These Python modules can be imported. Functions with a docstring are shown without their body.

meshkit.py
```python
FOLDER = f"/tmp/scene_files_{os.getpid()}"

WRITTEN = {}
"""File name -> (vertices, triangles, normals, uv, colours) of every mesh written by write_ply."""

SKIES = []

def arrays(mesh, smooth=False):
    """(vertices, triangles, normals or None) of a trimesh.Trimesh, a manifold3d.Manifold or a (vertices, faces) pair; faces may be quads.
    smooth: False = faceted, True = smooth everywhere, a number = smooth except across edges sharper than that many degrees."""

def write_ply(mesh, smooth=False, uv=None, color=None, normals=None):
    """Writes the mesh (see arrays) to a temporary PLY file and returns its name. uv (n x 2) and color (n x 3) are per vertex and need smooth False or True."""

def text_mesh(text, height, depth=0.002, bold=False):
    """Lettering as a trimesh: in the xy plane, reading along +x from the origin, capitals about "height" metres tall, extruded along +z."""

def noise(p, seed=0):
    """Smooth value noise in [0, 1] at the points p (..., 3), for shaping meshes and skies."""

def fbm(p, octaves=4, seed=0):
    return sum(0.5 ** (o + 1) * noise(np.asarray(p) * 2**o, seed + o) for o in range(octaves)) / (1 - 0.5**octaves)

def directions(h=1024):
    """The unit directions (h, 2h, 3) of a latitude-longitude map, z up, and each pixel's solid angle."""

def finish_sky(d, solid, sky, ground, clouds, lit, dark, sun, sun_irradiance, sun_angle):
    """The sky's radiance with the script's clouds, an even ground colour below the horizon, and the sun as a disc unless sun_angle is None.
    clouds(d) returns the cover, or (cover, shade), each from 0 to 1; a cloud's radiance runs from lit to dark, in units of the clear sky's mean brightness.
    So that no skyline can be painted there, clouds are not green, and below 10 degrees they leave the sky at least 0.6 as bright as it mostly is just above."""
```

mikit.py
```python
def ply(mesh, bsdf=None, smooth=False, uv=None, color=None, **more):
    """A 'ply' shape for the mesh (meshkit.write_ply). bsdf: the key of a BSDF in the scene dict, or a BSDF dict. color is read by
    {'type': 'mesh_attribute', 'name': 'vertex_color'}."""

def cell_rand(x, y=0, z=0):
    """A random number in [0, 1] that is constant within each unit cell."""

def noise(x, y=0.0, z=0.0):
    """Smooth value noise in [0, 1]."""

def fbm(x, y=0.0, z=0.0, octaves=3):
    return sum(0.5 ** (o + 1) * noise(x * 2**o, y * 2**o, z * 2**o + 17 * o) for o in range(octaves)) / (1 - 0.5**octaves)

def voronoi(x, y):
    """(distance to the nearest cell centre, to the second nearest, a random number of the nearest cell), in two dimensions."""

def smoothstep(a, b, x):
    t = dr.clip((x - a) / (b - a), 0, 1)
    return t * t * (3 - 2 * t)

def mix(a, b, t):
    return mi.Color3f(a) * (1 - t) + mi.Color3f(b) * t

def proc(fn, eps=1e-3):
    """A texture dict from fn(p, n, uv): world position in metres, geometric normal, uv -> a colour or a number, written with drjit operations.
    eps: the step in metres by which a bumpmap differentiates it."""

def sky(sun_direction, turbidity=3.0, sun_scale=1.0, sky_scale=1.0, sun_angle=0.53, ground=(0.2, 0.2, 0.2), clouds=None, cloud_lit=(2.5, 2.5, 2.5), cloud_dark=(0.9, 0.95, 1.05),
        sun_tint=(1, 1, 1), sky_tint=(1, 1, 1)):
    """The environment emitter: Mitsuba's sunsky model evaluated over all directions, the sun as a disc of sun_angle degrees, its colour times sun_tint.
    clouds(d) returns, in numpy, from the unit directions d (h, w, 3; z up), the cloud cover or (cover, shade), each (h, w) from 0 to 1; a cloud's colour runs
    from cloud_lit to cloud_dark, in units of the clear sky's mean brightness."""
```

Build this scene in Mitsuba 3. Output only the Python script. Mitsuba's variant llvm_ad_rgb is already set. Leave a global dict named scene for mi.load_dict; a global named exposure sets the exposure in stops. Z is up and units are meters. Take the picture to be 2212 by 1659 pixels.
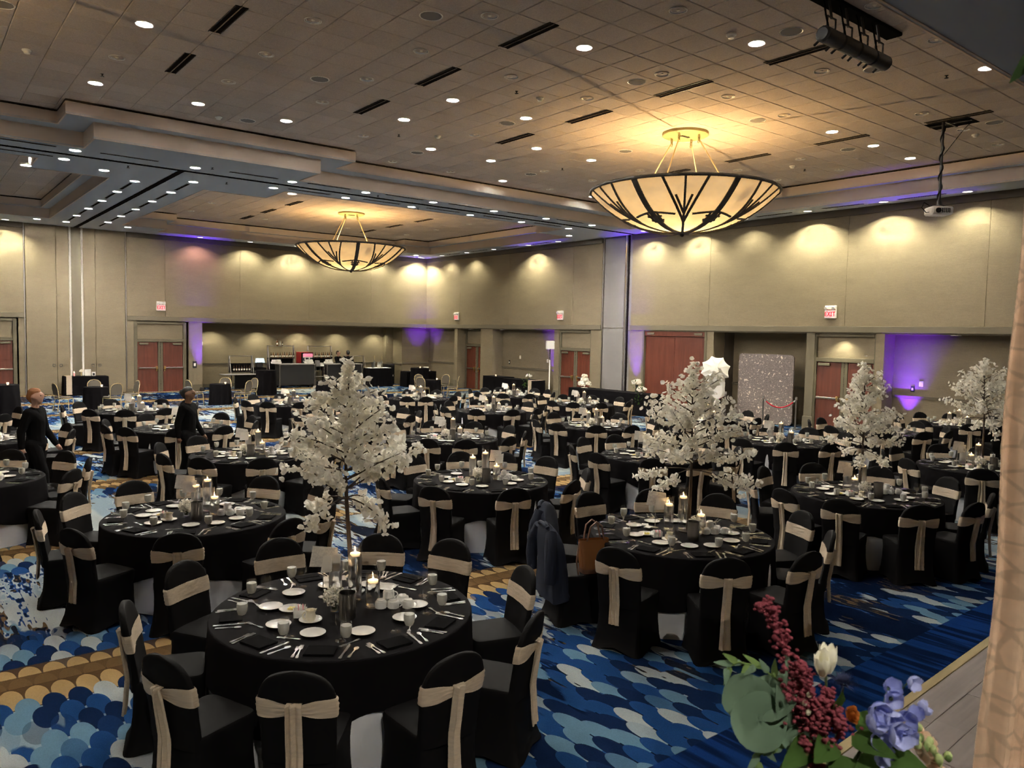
import math, random
import numpy as np, trimesh, shapely, mitsuba as mi, drjit as dr
import manifold3d as m3
from shapely.geometry import Polygon, box as sbox
from shapely import affinity
import meshkit, mikit
from mikit import noise, fbm, voronoi, cell_rand, smoothstep, mix

T = mi.ScalarTransform4f
PI = math.pi
scene, labels = {}, {}
exposure = 4.0
DIM = 1 / 16                              # every lamp is given sixteen times dimmer than the picture and the exposure makes up for it

# ------------------------------------------------------------------ camera
CAM = np.array([0.0, 0.0, 2.75])
YAW, PITCH, ROLL = math.radians(38.433), math.radians(-3.634), math.radians(1.198)
fw = np.array([math.sin(YAW) * math.cos(PITCH), math.cos(YAW) * math.cos(PITCH), math.sin(PITCH)])
rt = np.array([math.cos(YAW), -math.sin(YAW), 0.0]); up = np.cross(rt, fw)
upr = -math.sin(ROLL) * rt + math.cos(ROLL) * up
scene['camera'] = {'type': 'thinlens', 'fov': 2 * math.degrees(math.atan(1106 / 1673.45)), 'fov_axis': 'x', 'near_clip': 0.05, 'far_clip': 200.0,
                   'aperture_radius': 0.0014, 'focus_distance': 9.0,
                   'to_world': T().look_at(origin=CAM.tolist(), target=(CAM + fw).tolist(), up=upr.tolist())}

# ------------------------------------------------------------------ lamps of the room (most belong to a fixture built further down, the stage spots are added)
def rgb(*c): return {'type': 'rgb', 'value': [float(v) for v in c]}
ZC, ZS, ZL = 7.28, 6.66, 3.02            # tiled coffer, plain soffit, underside of the low bulkhead
XR, YF = 22.1, 35.3                      # red-door wall, far wall
n_lamp = 0
def lamp_spot(p, inten, color, cutoff, beam, target=None, weight=1.0):
    global n_lamp
    n_lamp += 1
    t = target if target is not None else (p[0], p[1], p[2] - 1)
    d = np.subtract(t, p); upv = (0, 1, 0) if abs(d[2]) > 0.9 * np.linalg.norm(d) else (0, 0, 1)
    scene[f'lamp_{n_lamp:03d}'] = {'type': 'spot', 'intensity': rgb(*(np.array(color) * inten * DIM)), 'cutoff_angle': cutoff, 'beam_width': beam, 'sampling_weight': weight,
                                   'to_world': T().look_at(origin=list(map(float, p)), target=list(map(float, t)), up=upv)}
def lamp_point(p, inten, color, weight=1.0):
    global n_lamp
    n_lamp += 1
    scene[f'lamp_{n_lamp:03d}'] = {'type': 'point', 'position': list(map(float, p)), 'intensity': rgb(*(np.array(color) * inten * DIM)), 'sampling_weight': weight}

NEUTRAL, WARM, COOLW = (1.0, 0.93, 0.80), (1.0, 0.70, 0.34), (1.0, 0.93, 0.66)
VIOLET = (0.16, 0.03, 1.0)
# lit downlights of the tiled coffer
ON1 = [(14.08, 5.42), (10.39, 7.26), (8.55, 9.13), (15.92, 9.13), (17.72, 9.13), (19.55, 9.13), (3.0, 12.81), (8.55, 12.81), (10.39, 12.81), (8.55, 14.66), (12.24, 14.66), (14.08, 14.66),
       (3.0, 16.46), (4.86, 16.5), (6.7, 16.5), (10.39, 16.5), (12.24, 16.5), (14.08, 18.38), (17.75, 18.38)]
ON_UNSEEN = [(1.16, 5.42), (3.0, 7.26), (6.7, 7.26), (1.16, 9.13), (4.83, 9.13), (-2.5, 16.5)]
OFF1 = [(10.39, 5.43), (12.24, 5.42), (8.55, 7.26), (12.24, 7.26), (15.92, 7.26), (17.72, 7.2), (19.55, 7.2), (6.7, 9.13), (10.39, 9.13), (12.24, 9.13), (14.08, 9.13), (4.86, 10.97), (6.7, 10.97),
        (8.55, 10.97), (10.39, 10.97), (17.72, 10.97), (19.55, 10.97), (4.86, 12.81), (6.7, 12.81), (17.72, 12.81), (19.55, 12.81), (3.0, 14.66), (6.7, 14.66), (10.39, 14.66), (15.92, 14.66), (4.86, 14.66),
        (8.55, 16.5), (14.08, 16.5), (15.92, 16.5), (10.39, 18.38), (12.24, 18.38), (15.92, 18.38)]
XB = [3.2, 5.78, 8.24, 10.39, 12.62, 14.89, 17.08, 19.21]
SOF_A = [(x, 19.87) for x in XB]
SOF_B = [(x, 21.08) for x in (3.16, 8.2, 10.37, 12.6, 14.83, 17.0, 19.2)]
SOF_C = [(5.08, y) for y in (22.85, 24.98, 27.11, 29.25, 31.42, 33.62)]
SOF_D = [(6.29, y) for y in (21.8, 23.95, 26.07, 28.2, 30.35, 32.51)]
SOF_E = [(4.15, 21.85), (2.56, 22.57), (8.95, 21.6), (20.59, 22.57), (4.13, 33.59), (7.18, 33.51), (20.63, 34.0)]
WALL_R = [(8.57, .45), (10.73, 1.0), (13.03, 1.15), (15.25, .28), (17.4, .85), (19.55, .7), (24.27, .22), (26.2, .9), (28.71, .2), (30.87, .3), (33.04, .32), (34.9, .5)]
WALL_F = [(-1.2, .5), (3.25, .9), (10.28, .25), (12.45, .5), (14.64, .95), (16.9, .5), (19.1, .5), (21.3, 1.0)]
LENS = (830, 780, 690)                    # radiance of a lit downlight lens; the lenses light the tables
for (y, k) in WALL_R:
    if k > .22: lamp_spot((XR - .60, y, ZS - .05), 48 * k, COOLW, 65, 44)
for (x, k) in WALL_F:
    if x > 0: lamp_spot((x, YF - .60, ZS - .05), 48 * k, (1.0, .55, .5) if x == 10.28 else COOLW, 65, 44)
# small lamps under the low bulkhead: bar niche and wall recesses
NICHE = [11.48, 13.67, 15.75, 17.79, 20.0]
for x in NICHE: lamp_spot((x, 36.62, ZL - .03), 12.0, COOLW, 58, 36)
RECESS = [(22.22, 8.92, 3.0), (22.22, 6.75, 3.0), (21.9, 12.0, 2.0), (22.22, 28.8, 2.6), (22.25, 31.4, 1.6)]
for (x, y, k) in RECESS: lamp_spot((x, y, ZL - .03), 4.6 * k, COOLW, 56, 34)
# violet uplights standing on the floor along the walls
UPLIGHT = [((10.42, 34.98, .18), (10.34, 35.16, 3.0), 15, 40), ((21.6, 34.75, .18), (22.0, 35.35, 3.4), 22, 36), ((22.3, 25.45, .18), (22.56, 25.40, 3.0), 24, 30), ((21.72, 20.2, .18), (21.98, 20.28, 3.2), 15, 40), ((22.38, 10.30, .18), (22.60, 10.25, 3.0), 24, 34)]
for p, t, c, k in UPLIGHT: lamp_spot(p, 7.0 * k, VIOLET, c, c * .35, t)
# added spots over the stage, unseen and without fixtures, to brighten curtain and bouquet
for p, t, k in (((-.8, -2.6, ZS - .05), (1.3, .7, 1.9), 80), ((3.6, -1.6, ZS - .05), (2.2, .8, 1.4), 34)): lamp_spot(p, k, NEUTRAL, 26, 14, t)
# bulbs inside the alabaster bowls
CHAND = [(13.75, 11.35), (13.75, 27.45), (-2.45, 11.35)]
for (x, y) in CHAND:
    lamp_point((x, y, 5.62), 30.0, WARM, 2.0)

# ------------------------------------------------------------------ materials
def mat(key, c, rough=.6, metal=0.0, spec=.5, **kw):
    scene[key] = {'type': 'twosided', 'bsdf': {'type': 'principled', 'base_color': c if isinstance(c, dict) else rgb(*c), 'roughness': rough, 'metallic': metal, 'specular': spec, **kw}}
    return key
def diff(key, c):
    scene[key] = {'type': 'twosided', 'bsdf': {'type': 'diffuse', 'reflectance': c if isinstance(c, dict) else rgb(*c)}}
    return key
def lum(v): return mi.Color3f(v, v, v)

def f_fabric(p, n, uv):
    h = p.x + p.y
    w = noise(h * 9, p.z * 160) * .5 + noise(h * 60, p.z * 90) * .5
    t = .86 + .24 * w + .12 * (fbm(h * 1.5, p.z * 6) - .5)
    return mi.Color3f(.225, .188, .128) * t
diff('m_wall_fabric', mikit.proc(f_fabric))
diff('m_wall_trim', (.165, .145, .105))
diff('m_wall_grey', (.225, .215, .21))
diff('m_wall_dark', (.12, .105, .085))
def f_tile(p, n, uv):
    v = noise(p.x * 70, p.y * 70) * .5 + noise(p.x * 160, p.y * 160) * .5
    cell = cell_rand(dr.floor((p.x - 3.283) / .6135), dr.floor((p.y - 8.823) / .6135))
    return mi.Color3f(.52, .45, .40) * (.80 + .30 * v + .10 * (cell - .5))
diff('m_tile', mikit.proc(f_tile))
diff('m_tbar', (.20, .165, .14))
diff('m_soffit', (.40, .43, .47))
diff('m_fascia', (.60, .50, .42))
diff('m_black', (.008, .008, .008))
diff('m_slot', (.012, .010, .010))
mat('m_black_metal', (.015, .015, .016), .45)
mat('m_bronze', (.02, .016, .012), .5)
mat('m_chrome', (.8, .8, .8), .2, 1.0)
mat('m_steel', (.36, .34, .32), .32, 1.0)
mat('m_pewter', (.20, .19, .18), .35, 1.0)
mat('m_brass', (.75, .55, .22), .25, 1.0)
mat('m_gold', (.62, .50, .28), .38, .6)
mat('m_olive_metal', (.30, .26, .12), .5)
mat('m_white', (.78, .76, .72), .4)
mat('m_ceramic', (.86, .85, .81), .12, spec=.6, clearcoat=.6, clearcoat_gloss=.9)
mat('m_paper', (.82, .80, .75), .8, spec=.1)
def f_wood(p, n, uv):
    g = fbm(p.x * 18 + p.y * 18, p.z * 1.4, 0) + .3 * noise((p.x + p.y) * 90, p.z * 6)
    return mi.Color3f(.115, .030, .017) * (.65 + .5 * g)
mat('m_redwood', mikit.proc(f_wood), .42)
diff('m_doorframe', (.135, .12, .085))
mat('m_cover', (.0050, .0048, .0052), .7, spec=.10, sheen=.04)
mat('m_cloth_black', (.0050, .0046, .0054), .9, spec=.06, sheen=.05)
mat('m_cloth_white', (.62, .63, .66), .9, spec=.1)
mat('m_cloth_navy', (.010, .012, .022), .9, spec=.1)
mat('m_napkin', (.0032, .0031, .0035), .9, spec=.04)
def f_sash(p, n, uv):
    return mi.Color3f(.52, .425, .315) * (.9 + .2 * noise(p.x * 40 + p.y * 40, p.z * 260))
mat('m_sash', mikit.proc(f_sash), .48, spec=.4, sheen=.3)
scene['m_glass'] = {'type': 'dielectric', 'int_ior': 1.5, 'ext_ior': 1.0}
scene['m_thin_glass'] = {'type': 'thindielectric', 'int_ior': 1.5}
scene['m_water'] = {'type': 'twosided', 'bsdf': {'type': 'principled', 'base_color': rgb(.50, .50, .47), 'roughness': .25, 'specular': .6}}
scene['m_ice_water'] = {'type': 'blendbsdf', 'weight': .62, 'a': {'type': 'roughdielectric', 'alpha': .08, 'int_ior': 1.33}, 'b': {'type': 'twosided', 'bsdf': {'type': 'diffuse', 'reflectance': rgb(.72, .72, .66)}}}
scene['m_clear_water'] = {'type': 'dielectric', 'int_ior': 1.33, 'ext_ior': 1.0}
scene['m_petal'] = {'type': 'principledthin', 'base_color': rgb(.92, .90, .83), 'roughness': .7, 'diff_trans': .9, 'spec_trans': 0.0}
def thin(key, c, dt=.6, rough=.5): scene[key] = {'type': 'principledthin', 'base_color': rgb(*c), 'roughness': rough, 'diff_trans': dt, 'spec_trans': 0.0}
thin('m_leaf', (.055, .105, .028)); thin('m_leaf_light', (.16, .24, .08)); thin('m_eucalyptus', (.15, .225, .155)); thin('m_leaf_dark', (.03, .055, .02))
thin('m_astilbe', (.30, .075, .095)); thin('m_freesia', (.86, .84, .70)); thin('m_thistle', (.075, .085, .16)); thin('m_delphinium', (.46, .50, .78)); thin('m_delph_dark', (.30, .34, .66)); thin('m_rose', (.78, .60, .44)); thin('m_snapdragon', (.50, .58, .26)); thin('m_orange', (.45, .14, .03))
mat('m_stem', (.05, .07, .03), .7)
mat('m_bark', (.055, .040, .030), .85)
mat('m_leather', (.22, .085, .025), .5)
mat('m_strap', (.16, .08, .05), .55)
mat('m_denim', (.010, .014, .028), .9)
mat('m_skin', (.42, .24, .17), .55); mat('m_skin_brown', (.15, .075, .045), .55)
mat('m_hair_red', (.24, .095, .035), .7); mat('m_hair_black', (.008, .007, .006), .6); mat('m_hair_brown', (.05, .03, .02), .7)
mat('m_shirt_black', (.0030, .0030, .0034), .9, spec=.1); mat('m_trousers_grey', (.10, .09, .085), .85)
mat('m_cream', (.80, .74, .58), .3); mat('m_butter', (.75, .64, .16), .5); mat('m_pink', (.70, .36, .38), .7); mat('m_wax', (.85, .80, .68), .5)
mat('m_bottle_dark', (.025, .012, .006), .12); mat('m_bottle_amber', (.14, .05, .012), .12); mat('m_bottle_clear', (.45, .45, .42), .12); mat('m_label', (.70, .68, .62), .7)
mat('m_red_plastic', (.35, .015, .02), .3); mat('m_velvet_red', (.45, .012, .03), .7)
def f_sequin(p, n, uv):
    s = noise(p.y * 55, p.z * 55); s2 = noise(p.y * 26 + 9, p.z * 26)
    return mi.Color3f(.26, .215, .20) * (.55 + .5 * s) + mi.Color3f(.5, .45, .38) * smoothstep(.80, .92, s2)
mat('m_sequin', mikit.proc(f_sequin), .45, .25)
def f_menu(p, n, uv):
    ln = smoothstep(.35, .5, dr.abs(p.z * 110 - dr.floor(p.z * 110) - .5) * 2) * smoothstep(.3, .45, noise(p.x * 260 + p.y * 260, dr.floor(p.z * 110)))
    return mix((.80, .78, .73), (.42, .41, .40), ln * .55)
diff('m_menu', mikit.proc(f_menu))
def f_drape(p, n, uv):
    e = voronoi((p.x - p.y) * 16, p.z * 22)
    v = smoothstep(.06, .18, e[1] - e[0]) * .22 + .85
    return mi.Color3f(.58, .40, .27) * (v * (.88 + .22 * fbm((p.x - p.y) * 30, p.z * 45)))
mat('m_drape', mikit.proc(f_drape), .75, spec=.2, sheen=.3)
def f_plank(p, n, uv):
    c = cell_rand(dr.floor((p.y - .0571 * p.x) / .14 + 40), dr.floor(p.x * .8))
    g = fbm(p.x * 3, (p.y - .057 * p.x) * 60)
    return mi.Color3f(.135, .108, .092) * (.75 + .35 * g + .25 * c)
mat('m_plank', mikit.proc(f_plank), .5)
diff('m_edge_trim', (.36, .29, .16))

def f_carpet(p, n, uv):
    x, y = p.x, p.y
    big = fbm(x * .55 + 3.1, y * .30 + 7.7, 0, 3)
    rag = fbm(x * 9.0, y * 2.2, 3.0, 3)
    fine = noise(x * 55, y * 14)
    t = big + .42 * (rag - .5) + .16 * (fine - .5)
    navy, deep, mid, light, pale = (.0040, .0085, .026), (.006, .014, .044), (.012, .042, .125), (.27, .30, .30), (.09, .17, .24)
    c = mix(navy, deep, smoothstep(.36, .46, t))
    c = mix(c, mid, smoothstep(.44, .47, t + .05 * (fine - .5)))
    c = mix(c, light, smoothstep(.485, .505, t))
    soft = fbm(x * 1.6 + 20, y * 1.1 + 4, 1.0, 2)
    c = mix(c, pale, smoothstep(.50, .62, soft) * smoothstep(.50, .56, t) * .55)
    # ragged brown and charcoal brush marks
    br = fbm(x * 3.2 + 50, y * 1.05 + 11, 2.0, 3) + .30 * (noise(x * 26, y * 6) - .5)
    c = mix(c, (.085, .055, .028), smoothstep(.63, .655, br))
    c = mix(c, (.010, .013, .022), smoothstep(.675, .70, br + .16 * (fine - .5)))
    # rows of long ovals, each row shifted by half a width
    W, R = .168, .205
    pm = fbm(x * .8 + 31, y * .55 + 2, 5.0, 2) + .22 * (rag - .5)
    period = 4.05
    q = (y - 5.9) / period
    band = (q - dr.floor(q)) * period            # 0 .. 4.05, the tan band begins at .55
    for k in (1, 0):
        row = dr.floor(y / R) + k
        sh = (row - 2 * dr.floor(row * .5)) * .5
        col = dr.floor(x / W + sh)
        fx = (x / W + sh - col - .5) / .46
        fy = (y - row * R) / .185
        d = fx * fx + fy * fy
        m = smoothstep(1.04, .98, d)
        r = cell_rand(row, col, 4)
        bq = (row * R - 5.9) / period
        bb = (bq - dr.floor(bq)) * period
        tan_row = smoothstep(.50, .52, bb) * smoothstep(1.22, 1.20, bb)
        alt = row - 2 * dr.floor(row * .5)
        oc = mix(deep, mid, smoothstep(.35, .4, r)); oc = mix(oc, pale, smoothstep(.66, .7, r)); oc = mix(oc, light, smoothstep(.84, .86, r))
        tc = mix((.29, .20, .090), (.10, .062, .030), alt)
        on = smoothstep(.60, .63, pm + .16 * (r - .5)) * (1 - smoothstep(.70, .72, br))
        near_band = smoothstep(.0, .1, bb) * smoothstep(2.0, 1.8, bb)
        on = dr.maximum(on, near_band * smoothstep(.42, .46, pm))
        c = mix(c, oc, m * on)
        tb = tan_row * smoothstep(.36, .40, pm + .16)
        c = mix(c, mix((.06, .036, .02), tc, m), tb * dr.maximum(m, .0 + .9 * smoothstep(.55, .6, bb) * smoothstep(1.15, 1.1, bb)))
    # plain navy border along the stage
    st = fbm(x * 14, y * 1.3, 1.0, 3)
    bd = mix((.004, .010, .036), (.007, .028, .115), smoothstep(.40, .66, st))
    c = mix(c, bd, smoothstep(3.19, 3.18, y))
    return c * (.9 + .2 * noise(x * 240, y * 240))
diff('m_carpet', mikit.proc(f_carpet))
diff('m_flame_body', (.9, .7, .3))

def glow(r, g, b, w): return {'type': 'area', 'radiance': rgb(r * DIM, g * DIM, b * DIM), 'sampling_weight': w}
# ------------------------------------------------------------------ mesh helpers
rng = np.random.default_rng(11); random.seed(11)
used = {}
def numbered(name):
    k = used.get(name, 0); used[name] = k + 1
    return name if k == 0 else f'{name}_{k:03d}'
def tag(key, label=None, cat=None, group=None, kind=None):
    d = labels.setdefault(key, {})
    if label: d['label'] = label
    if cat: d['category'] = cat
    if group: d['group'] = group
    if kind: d['kind'] = kind
def TR(x=0, y=0, z=0, rz=0, s=1.0): return T().translate([float(x), float(y), float(z)]).rotate([0, 0, 1], math.degrees(rz)).scale(float(s))
def M4(x=0, y=0, z=0, rz=0): return np.array([[math.cos(rz), -math.sin(rz), 0, x], [math.sin(rz), math.cos(rz), 0, y], [0, 0, 1, z], [0, 0, 0, 1.0]])
def put(key, mesh, m, smooth=False, to=None, **more):
    """One entry of the scene from one mesh; the key is numbered when it is taken."""
    key = numbered(key)
    scene[key] = mikit.ply(mesh, m, smooth=smooth, **more)
    if to is not None: scene[key]['to_world'] = to
    return key
protos = {}
def proto(name, mesh, m, smooth=False, emit=None):
    more = {'emitter': glow(*emit[0], emit[1])} if emit else {}
    scene['proto_' + name] = {'type': 'shapegroup', 'shape': mikit.ply(mesh, m, smooth=smooth, **more)}
    protos[name] = 1
def inst(key, name, to):
    key = numbered(key)
    scene[key] = {'type': 'instance', 'group': {'type': 'ref', 'id': 'proto_' + name}, 'to_world': to}
    return key
def cat(*ms): return trimesh.util.concatenate([m for m in ms if m is not None])
def bx(x0, x1, y0, y1, z0, z1):
    m = trimesh.creation.box((abs(x1 - x0), abs(y1 - y0), abs(z1 - z0))); m.apply_translation(((x0 + x1) / 2, (y0 + y1) / 2, (z0 + z1) / 2)); return m
def hull(pts): return trimesh.convex.convex_hull(np.asarray(pts, float))
def cbx(x0, x1, y0, y1, z0, z1, c=.01):
    c = min(c, abs(x1 - x0) * .45, abs(y1 - y0) * .45, abs(z1 - z0) * .45); P = []
    for sx in (0, 1):
        for sy in (0, 1):
            for sz in (0, 1):
                x, y, z = (x0, x1)[sx], (y0, y1)[sy], (z0, z1)[sz]; dx, dy, dz = (c, -c)[sx], (c, -c)[sy], (c, -c)[sz]
                P += [(x, y + dy, z + dz), (x + dx, y, z + dz), (x + dx, y + dy, z)]
    return hull(P)
def cyl(p0, p1, r0, r1=None, n=16, caps=True):
    r1 = r0 if r1 is None else r1
    p0, p1 = np.asarray(p0, float), np.asarray(p1, float); z = (p1 - p0) / np.linalg.norm(p1 - p0)
    a = np.cross(z, [0, 0, 1] if abs(z[2]) < .9 else [1, 0, 0]); a /= np.linalg.norm(a); b = np.cross(z, a)
    t = np.arange(n) * 2 * PI / n; ring = np.cos(t)[:, None] * a + np.sin(t)[:, None] * b
    return loft([p0 + ring * r0, p1 + ring * r1], caps, caps)
def loft(rings, cap0=True, cap1=True, closed=True):
    n = len(rings[0]); v = np.vstack(rings); f = []
    for i in range(len(rings) - 1):
        for j in range(n if closed else n - 1):
            a, b = i * n + j, i * n + (j + 1) % n; c, d = a + n, b + n
            f += [(a, b, d), (a, d, c)]
    v = list(map(tuple, v))
    if cap0: v.append(tuple(np.mean(rings[0], 0))); k = len(v) - 1; f += [(k, (j + 1) % n, j) for j in range(n)]
    if cap1: v.append(tuple(np.mean(rings[-1], 0))); k = len(v) - 1; o = (len(rings) - 1) * n; f += [(k, o + j, o + (j + 1) % n) for j in range(n)]
    m = trimesh.Trimesh(np.array(v), np.array(f), process=False)
    return m
def lathe(prof, n=24, closed=False):
    t = np.arange(n) * 2 * PI / n
    rings = [np.c_[np.cos(t) * max(r, 1e-5), np.sin(t) * max(r, 1e-5), np.full(n, z)] for r, z in prof]
    return loft(rings, not closed, not closed)
def tube(pts, r, n=8, caps=True):
    p = np.asarray(pts, float); r = np.broadcast_to(r, (len(p),)); t = np.gradient(p, axis=0); t /= np.linalg.norm(t, axis=1, keepdims=True) + 1e-12
    a = np.cross(t[0], [0, 0, 1] if abs(t[0][2]) < .9 else [1, 0, 0]); a /= np.linalg.norm(a); ang = np.arange(n) * 2 * PI / n; rings = []
    for i in range(len(p)):
        a = a - t[i] * (a @ t[i]); a /= np.linalg.norm(a) + 1e-12; b = np.cross(t[i], a)
        rings.append(p[i] + r[i] * (np.cos(ang)[:, None] * a + np.sin(ang)[:, None] * b))
    return loft(rings, caps, caps)
def torus(R, r, n=20, k=8, axis='z'):
    a = np.arange(n + 1) * 2 * PI / n
    m = tube(np.c_[R * np.cos(a), R * np.sin(a), 0 * a], r, k, False)
    if axis == 'x': m.apply_transform(trimesh.transformations.rotation_matrix(PI / 2, [0, 1, 0]))
    if axis == 'y': m.apply_transform(trimesh.transformations.rotation_matrix(PI / 2, [1, 0, 0]))
    return m
def move(m, x=0, y=0, z=0, rz=0):
    m = m.copy(); m.apply_transform(M4(x, y, z, rz)); return m
def extr(poly, h, z=0):
    ms = [trimesh.creation.extrude_polygon(g, h, engine='earcut') for g in getattr(poly, 'geoms', [poly])]
    m = cat(*ms); m.apply_translation((0, 0, z)); return m
def union(*ms):
    r = None
    for m in ms:
        k = m3.Manifold(m3.Mesh(np.asarray(m.vertices, np.float32), np.asarray(m.faces, np.uint32)))
        r = k if r is None else r + k
    o = r.to_mesh(); return trimesh.Trimesh(o.vert_properties[:, :3], o.tri_verts, process=False)
def struct(key, mesh, m, label=None, smooth=False):
    k = put(key, mesh, m, smooth)
    if '__' not in k: tag(k, label, kind='structure')
    return k
def ordinal(i): return ['first', 'second', 'third', 'fourth', 'fifth', 'sixth', 'seventh', 'eighth', 'ninth', 'tenth', 'eleventh', 'twelfth', 'thirteenth', 'fourteenth', 'fifteenth', 'sixteenth'][i]

# ------------------------------------------------------------------ floor and stage
XL, YB = -12.0, -5.0
struct('floor', bx(XL, 25.5, YB, 38.5, -.2, 0), 'm_carpet', 'blue patterned ballroom carpet with tan bands of ovals and navy border')
def edge_y(x): return 1.641 + .0571 * (x - 2.918)
stage = 'stage'
put('stage__deck', extr(Polygon([(-4, edge_y(-4) - .05), (9, edge_y(9) - .05), (9, YB + .1), (-4, YB + .1)]), .97), 'm_black')
put('stage__edge_trim', extr(Polygon([(-4, edge_y(-4)), (9, edge_y(9)), (9, edge_y(9) - .045), (-4, edge_y(-4) - .045)]), 1.003), 'm_edge_trim')
for row in range(9):
    off = (row * .47) % 1.25
    for c in range(-1, 5):
        x0 = 1.2 + off + c * 1.25; x1 = x0 + 1.247
        if x1 > 6.9: continue
        d0, d1 = .048 + row * .14, .048 + row * .14 + .1385
        P = [(x0, edge_y(x0) - d0), (x1, edge_y(x1) - d0), (x1, edge_y(x1) - d1), (x0, edge_y(x0) - d1)]
        Q = np.array(P); cc = Q.mean(0); inner = cc + (Q - cc) * np.array([.997, .975])
        put('stage__plank', hull(np.vstack([np.c_[Q, np.full(4, .972)], np.c_[Q, np.full(4, .998)], np.c_[inner, np.full(4, 1.0)]])), 'm_plank')
tag('stage', 'low stage with grey brown plank deck and tan edge trim beside the carpet border', 'stage')

# ------------------------------------------------------------------ ceiling
U1 = Polygon([(-9.5, 5.05), (20.6, 5.05), (20.6, 19.0), (9.1, 19.0), (9.1, 17.95), (2.73, 17.95), (2.73, 19.0), (-9.5, 19.0)])
L1 = Polygon([(-9.8, 4.6), (20.9, 4.6), (20.9, 19.62), (8.35, 19.62), (8.35, 18.35), (3.3, 18.35), (3.3, 19.5), (-9.8, 19.5)])
L2 = Polygon([(6.9, 22.9), (8.7, 22.9), (8.7, 21.45), (19.2, 21.45), (19.2, 22.9), (20.95, 22.9), (20.95, 33.2), (19.6, 33.2), (19.6, 34.15), (8.5, 34.15), (8.5, 33.0), (6.9, 33.0)])
U2 = L2.buffer(-.3, join_style=2)
L3 = Polygon([(11.35 - x, y) for x, y in L2.exterior.coords]); U3 = Polygon([(11.35 - x, y) for x, y in U2.exterior.coords])
room = sbox(XL, YB, XR + .05, YF + .05)
ZM = 6.99
struct('ceiling', extr(room, .1, ZC + .22), 'm_black', 'stepped ballroom ceiling of tiled coffers framed by plain soffits')
put('ceiling__soffit', extr(room - L1 - L2 - L3, .03, ZS), 'm_soffit')
put('ceiling__soffit', extr((L1 - U1).union(L2 - U2).union(L3 - U3), .03, ZM), 'm_soffit')
def fascia(poly, z0, z1, th=.03):
    return extr(poly.buffer(th, join_style=2) - poly, z1 - z0, z0)
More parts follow.
